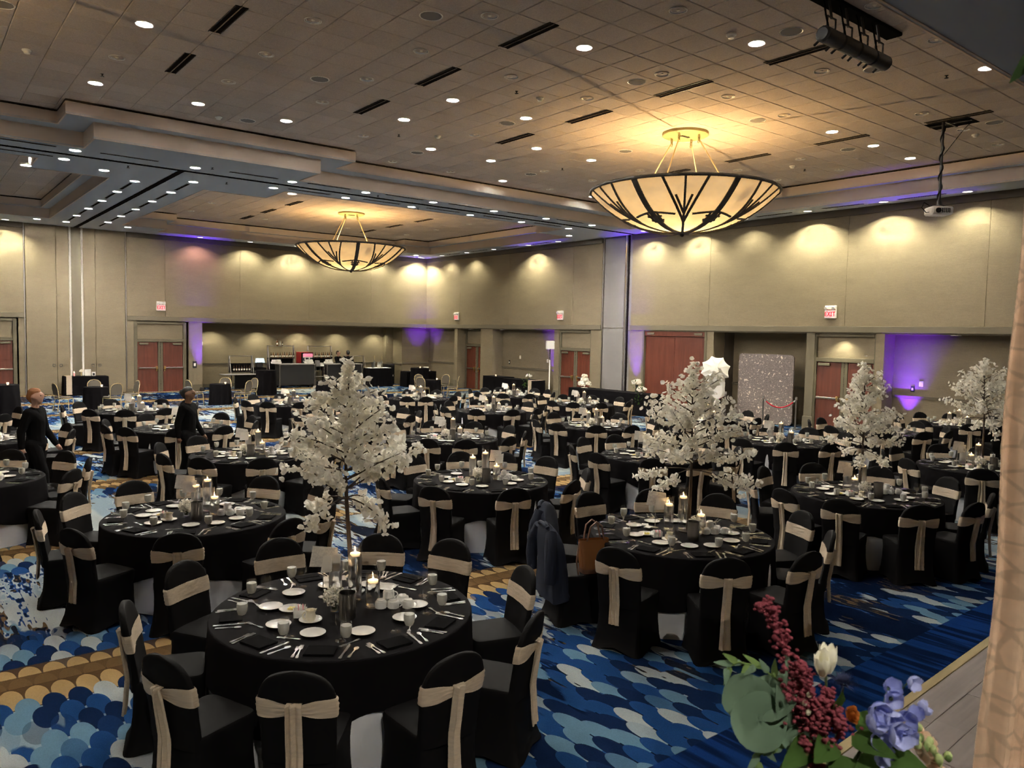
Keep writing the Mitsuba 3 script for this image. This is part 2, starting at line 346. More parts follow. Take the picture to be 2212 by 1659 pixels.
for U, L in ((U1, L1), (U2, L2), (U3, L3)):
    put('ceiling__fascia', fascia(U, ZM - .012, ZC - .05), 'm_fascia'); put('ceiling__fascia', fascia(L, ZS - .012, ZM), 'm_fascia')
    put('ceiling__cove_trim', fascia(U.buffer(.03, join_style=2), ZC - .10, ZC - .06, .12), 'm_gold')
    put('ceiling__grid', extr(U.buffer(.2, join_style=2), .02, ZC + .004), 'm_tbar')
P_, X0T, Y0T = .6135, 3.283, 8.823
h_ = P_ / 2 - .0035
tile_mesh = hull([(sx * h_, sy * h_, .012) for sx in (-1, 1) for sy in (-1, 1)] + [(sx * (h_ - .012), sy * (h_ - .012), -.008) for sx in (-1, 1) for sy in (-1, 1)] + [(sx * h_, sy * h_, .0) for sx in (-1, 1) for sy in (-1, 1)])
proto('tile', tile_mesh, 'm_tile')
cells = []
for U in (U1, U2, U3):
    a, b, c, d = U.bounds
    for i in range(int((a - X0T) // P_) - 1, int((c - X0T) // P_) + 2):
        for j in range(int((b - Y0T) // P_) - 1, int((d - Y0T) // P_) + 2):
            x, y = X0T + (i + .5) * P_, Y0T + (j + .5) * P_
            cell = sbox(x - h_, y - h_, x + h_, y + h_)
            if not U.intersects(cell): continue
            v = np.array([x, y, ZC]) - CAM; w = v @ fw; px, py = (v @ rt) / max(w, .1), (v @ upr) / max(w, .1)
            seen = w > 1 and abs(px) < .70 and abs(py) < .53
            cells.append((0 if seen else 1, w, x, y, U.contains(cell), U, cell))
cells.sort(key=lambda t: t[:4])
rest, n_tile = [], 0
for s, w, x, y, whole, U, cell in cells:
    if whole and s == 0 and n_tile < 300:
        inst('ceiling__tile', 'tile', TR(x, y, ZC)); n_tile += 1
    elif whole: rest.append(move(tile_mesh, x, y, ZC))
    else:
        g = U.intersection(cell)
        if g.area > .01: rest.append(extr(g, .02, ZC - .008))
k = put('ceiling__tile', cat(*rest), 'm_tile'); tag(k, kind='stuff')
# operable wall tracks in the soffit
put('ceiling__wall_track', cat(bx(XL, XR, 20.44, 20.47, ZS - .012, ZS + .01), bx(XL, XR, 20.53, 20.56, ZS - .012, ZS + .01)), 'm_slot')
put('ceiling__wall_track', cat(bx(5.58, 5.72, 20.6, YF, ZS - .014, ZS + .01)), 'm_slot')

# ------------------------------------------------------------------ walls
def wall_box(key, x0, x1, y0, y1, z0, z1, m='m_wall_fabric', label=None): return struct(key, bx(x0, x1, y0, y1, z0, z1), m, label)
LB, LT = 3.02, 3.21       # ledge bottom and top
# red-door wall: upper bulkhead in fabric panels
wall_box('wall_right', XR + .1, XR + .3, YB, YF + .8, LB, ZS + .02, label='tall beige fabric wall above the red doors, lit by scallops of light')
seams = [YB, -2, 1.2, 4.5, 8.2, 12.0, 16.95, 20.6, 22.2, 23.9, 28.2, 32.2, YF + .02]
for a, b in zip(seams[:-1], seams[1:]):
    if a == 20.6: continue
    put('wall_right__panel', cbx(XR, XR + .12, a + .002, b - .002, LT, ZS - .2, .006), 'm_wall_fabric')
struct('trim_1', cbx(XR - .05, XR + .1, YB, 20.6, LB, LT, .01), 'm_wall_trim', 'dark beige ledge band along the red-door wall, near stretch')
struct('trim_2', cbx(XR - .05, XR + .1, 22.2, YF, LB, LT, .01), 'm_wall_trim', 'dark beige ledge band along the red-door wall, far stretch')
struct('trim_3', cbx(XR - .06, XR + .1, YB, 20.6, ZS - .2, ZS, .01), 'm_wall_dark', 'dark crown band under the soffit of the red-door wall')
struct('trim_4', cbx(XR - .06, XR + .1, 22.2, YF, ZS - .2, ZS, .01), 'm_wall_dark', 'dark crown band in the far stretch of the red-door wall')
put('wall_right__soffit', bx(XR, XR + 1.3, YB, YF + .8, LB - .03, LB), 'm_wall_trim')
DEP = .62
def lower_right(y0, y1, x, m='m_wall_fabric', rail=True, base=True):
    """A stretch of the lower red-door wall whose face stands at x."""
    put('wall_right__lower_panel', bx(x, x + .1, y0, y1, 0, LB), m)
    if rail: put('wall_right__chair_rail', cat(cbx(x - .035, x, y0, y1, 1.16, 1.25, .008), cbx(x - .055, x, y0, y1, 1.225, 1.25, .006)), 'm_wall_trim')
    if base: put('wall_right__baseboard', cbx(x - .02, x, y0, y1, 0, .16, .005), 'm_doorframe')
def side(y, x0, x1, m='m_wall_fabric'): put('wall_right__return', bx(x0, x1, y - .02, y + .02, 0, LB), m)
XB2 = XR + DEP
lower_right(YB, 2.9, XR, rail=False); side(2.9, XR, XB2)
lower_right(2.9, 10.77, XB2)
def pil(y0, y1, m='m_wall_fabric'):
    put('wall_right__pilaster', cat(bx(XR, XB2, y0, y1, 0, LB)), m); put('wall_right__pilaster_base', cbx(XR - .03, XR + .02, y0 - .03, y1 + .03, 0, .42 if y1 - y0 < .4 else .16, .01), 'm_wall_trim')
pil(10.77, 11.02); pil(12.93, 13.2, 'm_wall_trim')
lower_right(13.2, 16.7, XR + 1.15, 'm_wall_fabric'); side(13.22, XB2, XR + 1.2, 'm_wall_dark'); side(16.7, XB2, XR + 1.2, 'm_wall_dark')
pil(16.7, 17.0); pil(19.93, 20.62)
pil(22.16, 22.75, 'm_wall_fabric'); pil(24.7, 25.0)
lower_right(25.0, 29.4, XB2); pil(29.4, 30.28); lower_right(32.6, 35.9, XB2 - .05); pil(32.45, 32.62)
# air wall pocket panel between the two halves
struct('wall_pocket', bx(XR + .02, XR + .3, 20.6, 22.2, 0, ZS), 'm_wall_grey', 'tall grey operable wall pocket door with chrome edges')
put('wall_pocket__panel', cbx(XR - .03, XR + .03, 20.95, 22.05, .02, LB + .06, .006), 'm_wall_grey'); put('wall_pocket__panel', cbx(XR - .03, XR + .03, 20.95, 22.05, LB + .09, ZS - .06, .006), 'm_wall_grey')
put('wall_pocket__edge_strip', bx(XR - .04, XR + .03, 20.86, 20.92, 0, ZS), 'm_chrome'); put('wall_pocket__edge_strip', bx(XR - .035, XR + .03, 22.07, 22.10, 0, ZS), 'm_steel'); put('wall_pocket__edge_strip', bx(XR - .035, XR + .03, 20.74, 20.80, 0, ZS), 'm_slot')
put('wall_pocket__edge_strip', bx(XR - .035, XR + .03, 20.95, 22.05, LB + .065, LB + .085), 'm_chrome')
# far wall
wall_box('wall_far', XL, XR + .3, YF + .1, YF + .3, LB, ZS + .02, label='tall beige fabric wall above the bar niche at the far end')
fs = [XL, -8.5, -5.2, -1.9, 1.4, 3.86]
for a, b in zip(fs[:-1], fs[1:]): put('wall_far__panel', cbx(a + .002, b - .002, YF, YF + .12, LT, ZS - .2, .004), 'm_wall_fabric')
fs = [7.5, 9.0, 12.2, 15.5, 18.8, XR]
for a, b in zip(fs[:-1], fs[1:]): put('wall_far__panel', cbx(a + .002, b - .002, YF, YF + .12, LT, ZS - .2, .004), 'm_wall_fabric')
for a, b in ((3.92, 4.95), (4.96, 5.40), (5.88, 6.33), (6.34, 7.44)): put('wall_far__closet_panel', cbx(a, b, YF - .005, YF + .12, .02, ZS - .01, .005), 'm_wall_fabric')
put('wall_far__track_panel', bx(5.48, 5.84, YF + .02, YF + .1, 0, ZS), 'm_wall_trim')
for x in (3.88, 7.47): put('wall_far__edge_strip', bx(x - .018, x + .018, YF - .012, YF + .1, 0, ZS), 'm_steel')
for x in (5.44, 5.86): put('wall_far__edge_strip', cbx(x - .035, x + .035, YF - .03, YF + .1, 0, ZS, .006), 'm_white')
for x in (4.84, 5.08, 6.22, 6.46):
    kn = torus(.055, .014, 18, 6, 'y'); put('wall_far__ring_pull', move(kn, x, YF - .012, 1.16), 'm_pewter', 50)
struct('trim_5', cbx(7.5, XR, YF - .05, YF + .1, LB, LT, .01), 'm_wall_trim', 'dark beige ledge band above the bar niche')
struct('trim_6', cbx(XL, 3.86, YF - .05, YF + .1, LB, LT, .01), 'm_wall_trim', 'dark beige ledge band beside the storage closet panels')
struct('trim_7', cbx(7.5, XR, YF - .06, YF + .1, ZS - .2, ZS, .01), 'm_wall_dark', 'dark crown band over the bar wall')
struct('trim_8', cbx(XL, 3.86, YF - .06, YF + .1, ZS - .2, ZS, .01), 'm_wall_dark', 'dark crown band beside the storage closet panels')
YN = 37.2
put('wall_far__soffit', bx(10.5, XR + .6, YF, YN + .1, LB - .03, LB), 'm_wall_trim')
put('wall_far__niche_panel', bx(10.4, 21.1, YN, YN + .1, 0, LB), 'm_wall_fabric')
put('wall_far__return', bx(10.45, 10.53, YF, YN, 0, LB), 'm_wall_fabric'); put('wall_far__return', bx(20.98, 21.08, YF + .6, YN, 0, LB), 'm_wall_fabric')
put('wall_far__pilaster', bx(20.55, 21.0, YN - .35, YN, 0, LB), 'm_wall_fabric')
put('wall_far__lower_panel', bx(21.0, XR + .7, YF + .6, YF + .7, 0, LB), 'm_wall_fabric')
put('wall_far__pilaster', cbx(9.95, 10.5, YF, YF + .1, 0, LB, .004), 'm_wall_fabric')
put('wall_far__lower_panel', bx(7.5, 7.86, YF + .01, YF + .1, 0, LB), 'm_wall_fabric'); put('wall_far__lower_panel', bx(XL, 1.1, YF + .01, YF + .1, 0, LB), 'm_wall_fabric'); put('wall_far__lower_panel', bx(3.66, 3.86, YF + .01, YF + .1, 0, LB), 'm_wall_fabric')
put('wall_far__chair_rail', cat(cbx(10.5, 20.55, YN - .035, YN, 1.05, 1.14, .008), cbx(10.5, 20.55, YN - .055, YN, 1.115, 1.14, .006)), 'm_wall_trim')
put('wall_far__chair_rail', cat(cbx(20.52, 21.02, YN - .39, YN - .35, 1.05, 1.14, .008), cbx(20.94, 20.98, YF + .6, YN, 1.05, 1.14, .008), cbx(21.0, XR + .6, YF + .56, YF + .6, 1.08, 1.17, .008)), 'm_wall_trim')
put('wall_far__baseboard', cat(cbx(10.5, 20.98, YN - .02, YN, 0, .16, .005), cbx(9.9, 10.5, YF - .02, YF, 0, .28, .005), cbx(7.5, 7.88, YF - .01, YF + .01, 0, .16, .004)), 'm_doorframe')
wall_box('wall_left', XL - .2, XL, YB, YF + .3, 0, ZS + .02, label='beige wall on the unseen side of the ballroom')
wall_box('wall_back', XL, XR + .3, YB - .2, YB, 0, ZS + .02, label='beige wall behind the stage')

# ------------------------------------------------------------------ doors
def place_wall(m, wall, u, depth):
    """Local mesh: x along the wall, y into the wall, z up -> on the far wall (wall 0) or the red-door wall (wall 1)."""
    m = m.copy()
    if wall == 0: m.apply_translation((u, YF + depth, 0))
    else: m.apply_transform(np.array([[0, 1, 0, XR + depth], [-1, 0, 0, u], [0, 0, 1, 0], [0, 0, 0, 1.0]]))
    return m
def double_door(n, wall, u, w, depth, label, lit=False):
    key = f'door_{n}'
    def a(part, mesh, m, smooth=False): return put(f'{key}__{part}', place_wall(mesh, wall, u, depth), m, smooth)
    H = 2.13
    struct(key, place_wall(cat(bx(-w / 2 - .12, w / 2 + .12, .05, .15, 0, LB)), wall, u, depth), 'm_doorframe', label)
    a('jamb', cbx(-w / 2 - .13, -w / 2, -.06, .06, 0, LB - .04, .008), 'm_doorframe'); a('jamb', cbx(w / 2, w / 2 + .13, -.06, .06, 0, LB - .04, .008), 'm_doorframe')
    a('transom_rail', cbx(-w / 2, w / 2, -.06, .05, H, H + .13, .008), 'm_doorframe'); a('head', cbx(-w / 2, w / 2, -.06, .05, LB - .13, LB - .04, .008), 'm_doorframe')
    a('transom_panel', bx(-w / 2, w / 2, .02, .05, H + .13, LB - .13), 'm_wall_fabric')
    for s in (-1, 1):
        x0, x1 = (-w / 2 + .01, -.11) if s < 0 else (.11, w / 2 - .01)
        lf = a('leaf', cbx(x0, x1, 0, .045, .01, H - .01, .004), 'm_redwood')
        put(lf + '__push_bar', place_wall(cat(cbx(x0 + .04, x1, -.09, -.055, 1.0, 1.06, .01), cbx(x0 + .04, x0 + .1, -.055, 0, .99, 1.07, .004)), wall, u, depth), 'm_steel')
        put(lf + '__closer', place_wall(cbx((x0 + .06) if s < 0 else (x1 - .42), (x0 + .42) if s < 0 else (x1 - .06), -.07, 0, H - .12, H - .04, .008), wall, u, depth), 'm_wall_trim')
        put(lf + '__latch', place_wall(cat(cbx(s * .16 - .035, s * .16 + .035, -.10, 0, .97, 1.10, .01), cbx(s * .16 - .02, s * .16 + .02, -.05, 0, .88, .96, .004)), wall, u, depth), 'm_brass')
    a('mullion', cbx(-.10, .10, -.015, .05, .01, H, .006), 'm_doorframe')
    a('mullion_seam', bx(-.006, .006, -.017, 0, .01, H), 'm_slot')
    a('threshold', cbx(-w / 2, w / 2, -.05, .1, 0, .012, .004), 'm_steel')
double_door(1, 0, 8.80, 1.84, .03, 'red wooden double door between the closet panels and the bar')
double_door(2, 0, 2.42, 2.1, .03, 'red wooden double door cut by the picture edge beyond the closet panels')
double_door(3, 1, 31.4, 1.75, .55, 'recessed red double door under the exit sign by the far corner')
double_door(4, 1, 23.73, 1.8, .10, 'red double door next to the grey pocket panel')
double_door(5, 1, 11.98, 1.8, .10, 'red double door beside the glitter backdrop')
put('wall_right__return', bx(XR, XB2, 32.35, 32.45, 0, LB), 'm_wall_fabric'); put('wall_right__return', bx(XR, XB2, 30.28, 30.36, 0, LB), 'm_wall_fabric')
struct('door_6', bx(XR + .14, XR + .2, 16.98, 19.95, 0, LB), 'm_doorframe', 'tall plain red double door lit violet at one edge')
put('door_6__jamb', cbx(XR - .02, XR + .16, 19.86, 19.95, 0, LB, .006), 'm_doorframe'); put('door_6__jamb', cbx(XR - .02, XR + .16, 16.98, 17.08, 0, LB, .006), 'm_doorframe')
put('door_6__head', bx(XR + .02, XR + .15, 17.08, 19.86, 2.82, LB), 'm_redwood')
for s, (a, b) in enumerate(((17.08, 18.467), (18.473, 19.86))):
    lf = put('door_6__leaf', cbx(XR + .08, XR + .13, a, b, .01, 2.81, .004), 'm_redwood')
    yk = 18.47 + (-.1 if s == 0 else .1)
    put(lf + '__lever', cat(cyl((XR + .08, yk, 1.04), (XR + .02, yk, 1.04), .025), cyl((XR + .02, yk, 1.04), (XR + .02, yk + (-.13 if s == 0 else .13), 1.04), .012)), 'm_chrome', 40)
    put(lf + '__closer', cbx(XR, XR + .08, (17.2 if s == 0 else 19.4), (17.55 if s == 0 else 19.75), 2.86, 2.95, .006), 'm_wall_trim')

# ------------------------------------------------------------------ exit signs, switches, outlets on the walls
scene['m_exit_face'] = {'type': 'diffuse', 'reflectance': rgb(.7, .5, .5)}
ex_txt = meshkit.text_mesh('EXIT', .105, .006, bold=True); ex_txt.apply_translation((-ex_txt.bounds[:, 0].mean(), -ex_txt.bounds[:, 1].mean(), 0))
ex_txt.apply_transform(np.array([[1, 0, 0, 0], [0, 0, -1, 0], [0, 1, 0, 0], [0, 0, 0, 1.0]]))
def exit_sign(wall, u, z, label):
    key = numbered('exit_sign')
    def a(part, mesh, m, smooth=False, **more):
        mesh = mesh.copy(); mesh.apply_translation((0, 0, z)); return put(f'{key}__{part}', place_wall(mesh, wall, u, 0), m, smooth, **more)
    a('housing', cbx(-.18, .18, -.07, -.0, -.20, .19, .012), 'm_white')
    a('face', bx(-.145, .145, -.074, -.069, -.165, .035), 'm_exit_face', emitter=glow(.85, .25, .27, .05))
    t = ex_txt.copy(); t.apply_scale((1.0, 1, 1.25)); t.apply_translation((0, -.0745, -.065))
    a('lettering', t, 'm_red_plastic', emitter=glow(.62, .0, .015, .05))
    a('top_strip', bx(-.17, .17, -.075, -.068, .055, .068), 'm_red_plastic')
    for s in (-1, 1):
        h = a('lamp_head', cyl((s * .12, -.07, .125), (s * .12, -.13, .10), .045, .05, 14), 'm_white', 40)
    tag(key, label, 'exit sign', 'lit exit signs on the walls')
exit_sign(0, 8.82, 3.66, 'lit exit sign over the double door by the closet panels')
exit_sign(1, 32.4, 3.63, 'lit red exit sign near the far corner of the red-door wall')
exit_sign(1, 24.6, 3.62, 'lit red exit sign between the far corner and grey pocket panel')
exit_sign(1, 12.43, 3.64, 'lit red exit sign over the door beside the glitter backdrop')
def plate(name, wall, u, depth, z, w, h, m, label, catg, screw=True):
    key = numbered(name)
    put(key + '__plate', place_wall(cbx(u * 0 - w / 2, w / 2, -.014, 0, z - h / 2, z + h / 2, .004), wall, u, depth), m)
    put(key + '__toggle', place_wall(cbx(-.25 * w, .25 * w, -.024, -.013, z - .22 * h, z + .22 * h, .004), wall, u, depth), 'm_white' if m != 'm_white' else 'm_cream')
    tag(key, label, catg)
plate('thermostat', 1, 9.97, DEP, 1.60, .12, .16, 'm_white', 'small white thermostat on the violet-lit recess wall', 'thermostat')
plate('light_switch', 1, 10.2, DEP, 1.44, .11, .17, 'm_black_metal', 'small black switch plate beside the white thermostat', 'switch')
plate('light_switch', 1, 28.05, DEP, 1.72, .11, .16, 'm_cream', 'cream switch plate above the draped table by the far door', 'switch')
plate('light_switch', 1, 28.85, DEP, 1.45, .11, .17, 'm_black_metal', 'black switch plate beside the recessed red door', 'switch')
plate('light_switch', 1, 26.05, DEP, 2.2, .09, .14, 'm_white', 'small white plate high on the wall near the loudspeaker', 'switch')
plate('light_switch', 1, 26.1, DEP, 1.62, .11, .16, 'm_white', 'white switch plate below the high plate by the loudspeaker', 'switch')
plate('wall_outlet', 1, 25.5, DEP, .38, .09, .14, 'm_white', 'white wall outlet in the violet uplight by the loudspeaker', 'outlet')
plate('thermostat', 0, 11.05, YN - YF, 2.05, .13, .17, 'm_white', 'small white thermostat on the bar niche wall', 'thermostat')
plate('wall_phone', 0, 10.2, 0, 1.15, .17, .30, 'm_black_metal', 'black wall box at the edge of the violet pilaster', 'wall box')
for (p, t, c, k), where in zip(UPLIGHT, ('beside the bar niche pilaster', 'in the far corner of the room', 'below the chair rail by the loudspeaker', 'between grey pocket and plain red door', 'by the recess with the white thermostat')):
    key = numbered('uplight')
    m = lathe([(.0, .0), (.075, .0), (.08, .02), (.08, .15), (.072, .16), (.07, .13), (0, .13)], 16)
    put(key + '__can', move(m, p[0], p[1] , 0), 'm_black_metal', 40)
    put(key + '__bracket', move(cat(bx(-.1, -.085, -.02, .02, 0, .12), bx(.085, .1, -.02, .02, 0, .12), bx(-.1, .1, -.02, .02, 0, .01)), p[0], p[1], 0), 'm_black_metal')
    tag(key, 'black violet uplight can on the floor ' + where, 'uplight', 'violet uplights along the walls')
# ------------------------------------------------------------------ fixtures in the ceiling
proto('down_trim', lathe([(.115, -.004), (.128, -.010), (.128, .0), (.108, .012), (.104, .05), (.100, .05), (.104, .0)], 22, True), 'm_white', 40)
proto('down_lens', lathe([(.0, .0), (.104, .0), (.104, .006), (.0, .006)], 22), 'm_white', False, (LENS, 5.0))
proto('wash_lens', lathe([(.0, .0), (.104, .0), (.104, .006), (.0, .006)], 22), 'm_white', False, ((5, 4.7, 4.2), .1))
proto('down_cone', lathe([(.104, -.002), (.085, .012), (.05, .02), (.0, .024), (.0, .028), (.09, .03), (.104, .01)], 22, True), 'm_chrome', 40)
proto('down_bulb', lathe([(0, -.004), (.022, .0), (.028, .012), (.02, .02), (0, .02)], 12), 'm_wax', 40)
rows = {}
for (x, y) in ON1 + ON_UNSEEN: rows.setdefault(round((y - 5.42) / 1.845), []).append((x, y, 1))
for (x, y) in OFF1: rows.setdefault(round((y - 5.42) / 1.845), []).append((x, y, 0))
def downlight(x, y, z, lit, label, group, lens='down_lens'):
    key = numbered('downlight')
    inst(key + '__trim_ring', 'down_trim', TR(x, y, z - .012))
    if lit: inst(key + '__lens', lens, TR(x, y, z - .018))
    else: inst(key + '__reflector', 'down_cone', TR(x, y, z - .012)); inst(key + '__bulb', 'down_bulb', TR(x, y, z - .02))
    tag(key, label, 'downlight', group)
for r in sorted(rows):
    for lit, word in ((1, 'lit'), (0, 'dark')):
        L = sorted([t for t in rows[r] if t[2] == lit], key=lambda t: -t[0])
        for i, (x, y, _) in enumerate(L):
            if (x, y) in ON_UNSEEN and (x < 2 or y < 7.5): pass
            downlight(x, y, ZC, lit, f'{word} downlight, {ordinal(i)} such from the red-door wall, tile row {ordinal(r)} from stage', f'{word} downlights in the tiled ceiling')
for i, (x, y) in enumerate(SOF_A): downlight(x, y, ZS, 1, f'lit soffit downlight, stage side of the cross track, {ordinal(i)} toward the red-door wall', 'downlights along the cross track')
for i, (x, y) in enumerate(SOF_B): downlight(x, y, ZS, 1, f'lit soffit downlight, bar side of the cross track, {ordinal(i)} toward the red-door wall', 'downlights along the cross track')
for i, (x, y) in enumerate(SOF_C): downlight(x, y, ZS, 1, f'lit downlight beside the long dark track, closet side, {ordinal(i)} toward the closets', 'downlights along the long track')
for i, (x, y) in enumerate(SOF_D): downlight(x, y, ZS, 1, f'lit downlight beside the long dark track, bar side, {ordinal(i)} toward the closets', 'downlights along the long track')
for i, (x, y) in enumerate(SOF_E): downlight(x, y, ZS, 1, f'lit soffit downlight at a coffer corner, {ordinal(i)} of the corner lights', 'downlights at coffer corners')
for i, (y, k) in enumerate(WALL_R): downlight(XR - .55, y, ZS, 1, f'lit wall washer above the red-door wall, {ordinal(i)} from the stage', 'wall washers above the red doors', 'wash_lens')
for i, (x, k) in enumerate(WALL_F): downlight(x, YF - .6, ZS, 1, f'lit wall washer above the far wall, {ordinal(i)} toward the red-door wall', 'wall washers above the bar', 'wash_lens')
for i, (x, y, k) in enumerate([r for r in RECESS if r[0] > 22.2]): downlight(x, y, LB - .03, 1, f'small downlight under the low bulkhead, {ordinal(i)} of the red-door wall recesses', 'downlights under the bulkhead', 'wash_lens')
C2D = [(9.0, 24.0), (11.0, 24.0), (16.5, 24.0), (18.6, 24.0), (9.0, 26.5), (18.6, 26.5), (9.0, 29.0), (18.6, 29.0), (9.0, 31.5), (11.9, 31.5), (15.6, 31.5), (18.6, 31.5)]
for i, (x, y) in enumerate(C2D): downlight(x, y, ZC, 0, f'dark downlight in the bar-side coffer, {ordinal(i)} counting away from the stage', 'dark downlights of the bar-side coffer')
proto('spk_rim', lathe([(.15, .0), (.165, -.008), (.172, .0), (.172, .01), (.15, .01)], 28, True), 'm_white', 40)
proto('spk_grille', lathe([(.0, -.003), (.15, -.001), (.15, .006), (.0, .006)], 28), 'm_wall_grey', False)
SPK = [(10.37, 6.66), (12.81, 6.65), (17.62, 6.57), (6.08, 9.7), (10.38, 9.7), (14.02, 9.7), (17.65, 9.7), (1.26, 13.4), (6.07, 13.4), (10.36, 13.4), (14.01, 13.4), (17.67, 13.38), (6.07, 17.08), (10.35, 17.08), (14.07, 17.08)]
for r in sorted({round(y) for _, y in SPK}):
    for i, (x, y) in enumerate(sorted([s for s in SPK if round(s[1]) == r], key=lambda s: -s[0])):
        key = numbered('ceiling_speaker'); inst(key + '__rim', 'spk_rim', TR(x, y, ZC - .01)); inst(key + '__grille', 'spk_grille', TR(x, y, ZC - .012))
        tag(key, f'round ceiling speaker, {ordinal(i)} from red-door wall, speaker row {ordinal(sorted({round(q) for _, q in SPK}).index(r))} from stage', 'ceiling speaker', 'round ceiling speakers')
proto('sprinkler', lathe([(0, 0), (.03, 0), (.012, -.01), (.012, -.035), (.035, -.04), (.035, -.045), (0, -.045)], 10), 'm_black_metal', 40)
for i, (x, y) in enumerate([(13.99, 6.0), (9.13, 11.55), (18.88, 11.55), (2.99, 15.8), (9.11, 15.84), (14.2, 15.9)]):
    k = inst('sprinkler', 'sprinkler', TR(x, y, ZC - .008)); tag(k, f'small dark fire sprinkler in the tiled ceiling, {ordinal(i)} counting away from the stage', 'sprinkler', 'fire sprinklers')
for i, (x, y) in enumerate([(4.5, 20.9), (6.1, 19.6), (10.9, 20.1), (7.0, 21.3), (12.9, 21.2)]):
    k = inst('sprinkler', 'sprinkler', TR(x, y, ZS)); tag(k, f'small dark fire sprinkler under the plain soffit, {ordinal(i)} counted from the closet side', 'sprinkler', 'fire sprinklers')
proto('smoke', lathe([(0, 0), (.075, 0), (.075, -.02), (.055, -.03), (.045, -.06), (0, -.065)], 16), 'm_white', 40)
for i, (x, y) in enumerate([(9.81, 7.3), (18.33, 7.2), (9.71, 11.56), (18.29, 11.55), (1.78, 15.3), (9.83, 15.32), (5.49, 17.2)]):
    k = inst('smoke_detector', 'smoke', TR(x, y, ZC - .008)); tag(k, f'white smoke detector cone under the tiles, {ordinal(i)} counting away from the stage', 'smoke detector', 'smoke detectors')
# linear air slots
proto('slot_plate', bx(-.085, .085, -.61, .61, -.004, .004), 'm_slot'); proto('slot_bar', cat(bx(-.008, .008, -.61, .61, -.010, 0)), 'm_tbar'); proto('slot_rim', cat(bx(-.092, -.082, -.615, .615, -.012, 0), bx(.082, .092, -.615, .615, -.012, 0)), 'm_bronze')
SLOT = [(3.9, 11.8), (3.9, 14.25), (7.58, 9.35), (7.58, 11.85), (7.58, 14.3), (11.27, 7.05), (11.27, 9.4), (11.27, 11.85), (11.27, 14.3), (16.7, 6.9), (16.7, 9.35), (16.7, 11.8), (16.7, 14.25)] + [(11.2, 26.85), (11.2, 29.3), (11.2, 31.6), (16.7, 27.0), (16.7, 29.35), (16.7, 31.7)]
for i, (x, y) in enumerate(SLOT):
    key = numbered('air_slot'); tr = TR(x, y, ZC - .010)
    inst(key + '__opening', 'slot_plate', tr); inst(key + '__blade', 'slot_bar', tr); inst(key + '__frame', 'slot_rim', tr)
    same = sorted([s for s in SLOT if abs(s[0] - x) < .3 and (s[1] < 20) == (y < 20)], key=lambda s: s[1])
    tag(key, f'dark linear air slot, {ordinal(same.index((x, y)))} from stage, line {ordinal(sorted({round(s[0]) for s in SLOT}).index(round(x)))} of {"main" if y < 20 else "bar-side"} coffer', 'air slot', 'linear air slots')
proto('slot_thin', bx(-.61, .61, -.035, .035, -.006, .004), 'm_slot')
proto('slot_thin_rim', cat(bx(-.62, .62, -.045, -.035, -.009, 0), bx(-.62, .62, .035, .045, -.009, 0)), 'm_wall_grey')
TS = [(x, 19.78, 0) for x in (2.2, 4.3, 7.2, 9.25, 11.6, 13.75, 16.0, 18.1)] + [(x, 20.95, 0) for x in (2.3, 9.2, 11.5, 13.7, 15.9, 18.1)] + [(5.08, y, PI / 2) for y in (23.9, 26.0, 28.15, 30.3, 32.5)] + [(6.29, y, PI / 2) for y in (22.9, 25.0, 27.1, 29.3, 31.4, 33.5)] + [(21.5, y, PI / 2) for y in (9.7, 11.9, 14.15, 16.4, 18.6, 25.3, 27.5, 29.8, 32.0)]
for i, (x, y, a) in enumerate(TS):
    key = numbered('soffit_slot'); tr = TR(x, y, ZS - .002, a)
    inst(key + '__opening', 'slot_thin', tr); inst(key + '__frame', 'slot_thin_rim', tr)
    where = ('the stage side of the cross track' if y < 20 else 'the bar side of the cross track') if a == 0 else ('the closet side of the long track' if x < 5.5 else 'the bar side of the long track' if x < 7 else 'the red-door wall')
    idx = [t for t in TS if t[2] == a and (abs(t[1] - y) < .1 if a == 0 else abs(t[0] - x) < .1)].index((x, y, a))
    tag(key, f'thin dark air slot along {where}, {ordinal(idx)} in line', 'air slot', 'thin soffit air slots')

# ------------------------------------------------------------------ chandeliers: alabaster bowls on four rods
scene['m_alabaster'] = {'type': 'principledthin', 'base_color': mikit.proc(lambda p, n, uv: mi.Color3f(.62, .52, .36) * (.82 + .36 * fbm(p.x * 2.5 + 4, p.y * 2.5, p.z * 4))), 'roughness': .6, 'diff_trans': .62, 'spec_trans': 0.0}
RB, ZRIM, ZBOT = 2.05, 5.97, 5.09
def bowl_pt(a, s, off=0.0):
    """a: angle, s: 0 at the rim .. 1 at the bottom."""
    r = RB * (1 - s); h = ZBOT + (ZRIM - ZBOT) * (1 - s) ** 2.5
    sl = 2.5 * (ZRIM - ZBOT) * (1 - s) ** 1.5 / RB; nrm = np.array([sl, -1.0]) / math.hypot(sl, 1)
    r2, h2 = r + nrm[0] * off, h + nrm[1] * off
    return np.array([r2 * math.cos(a), r2 * math.sin(a), h2])
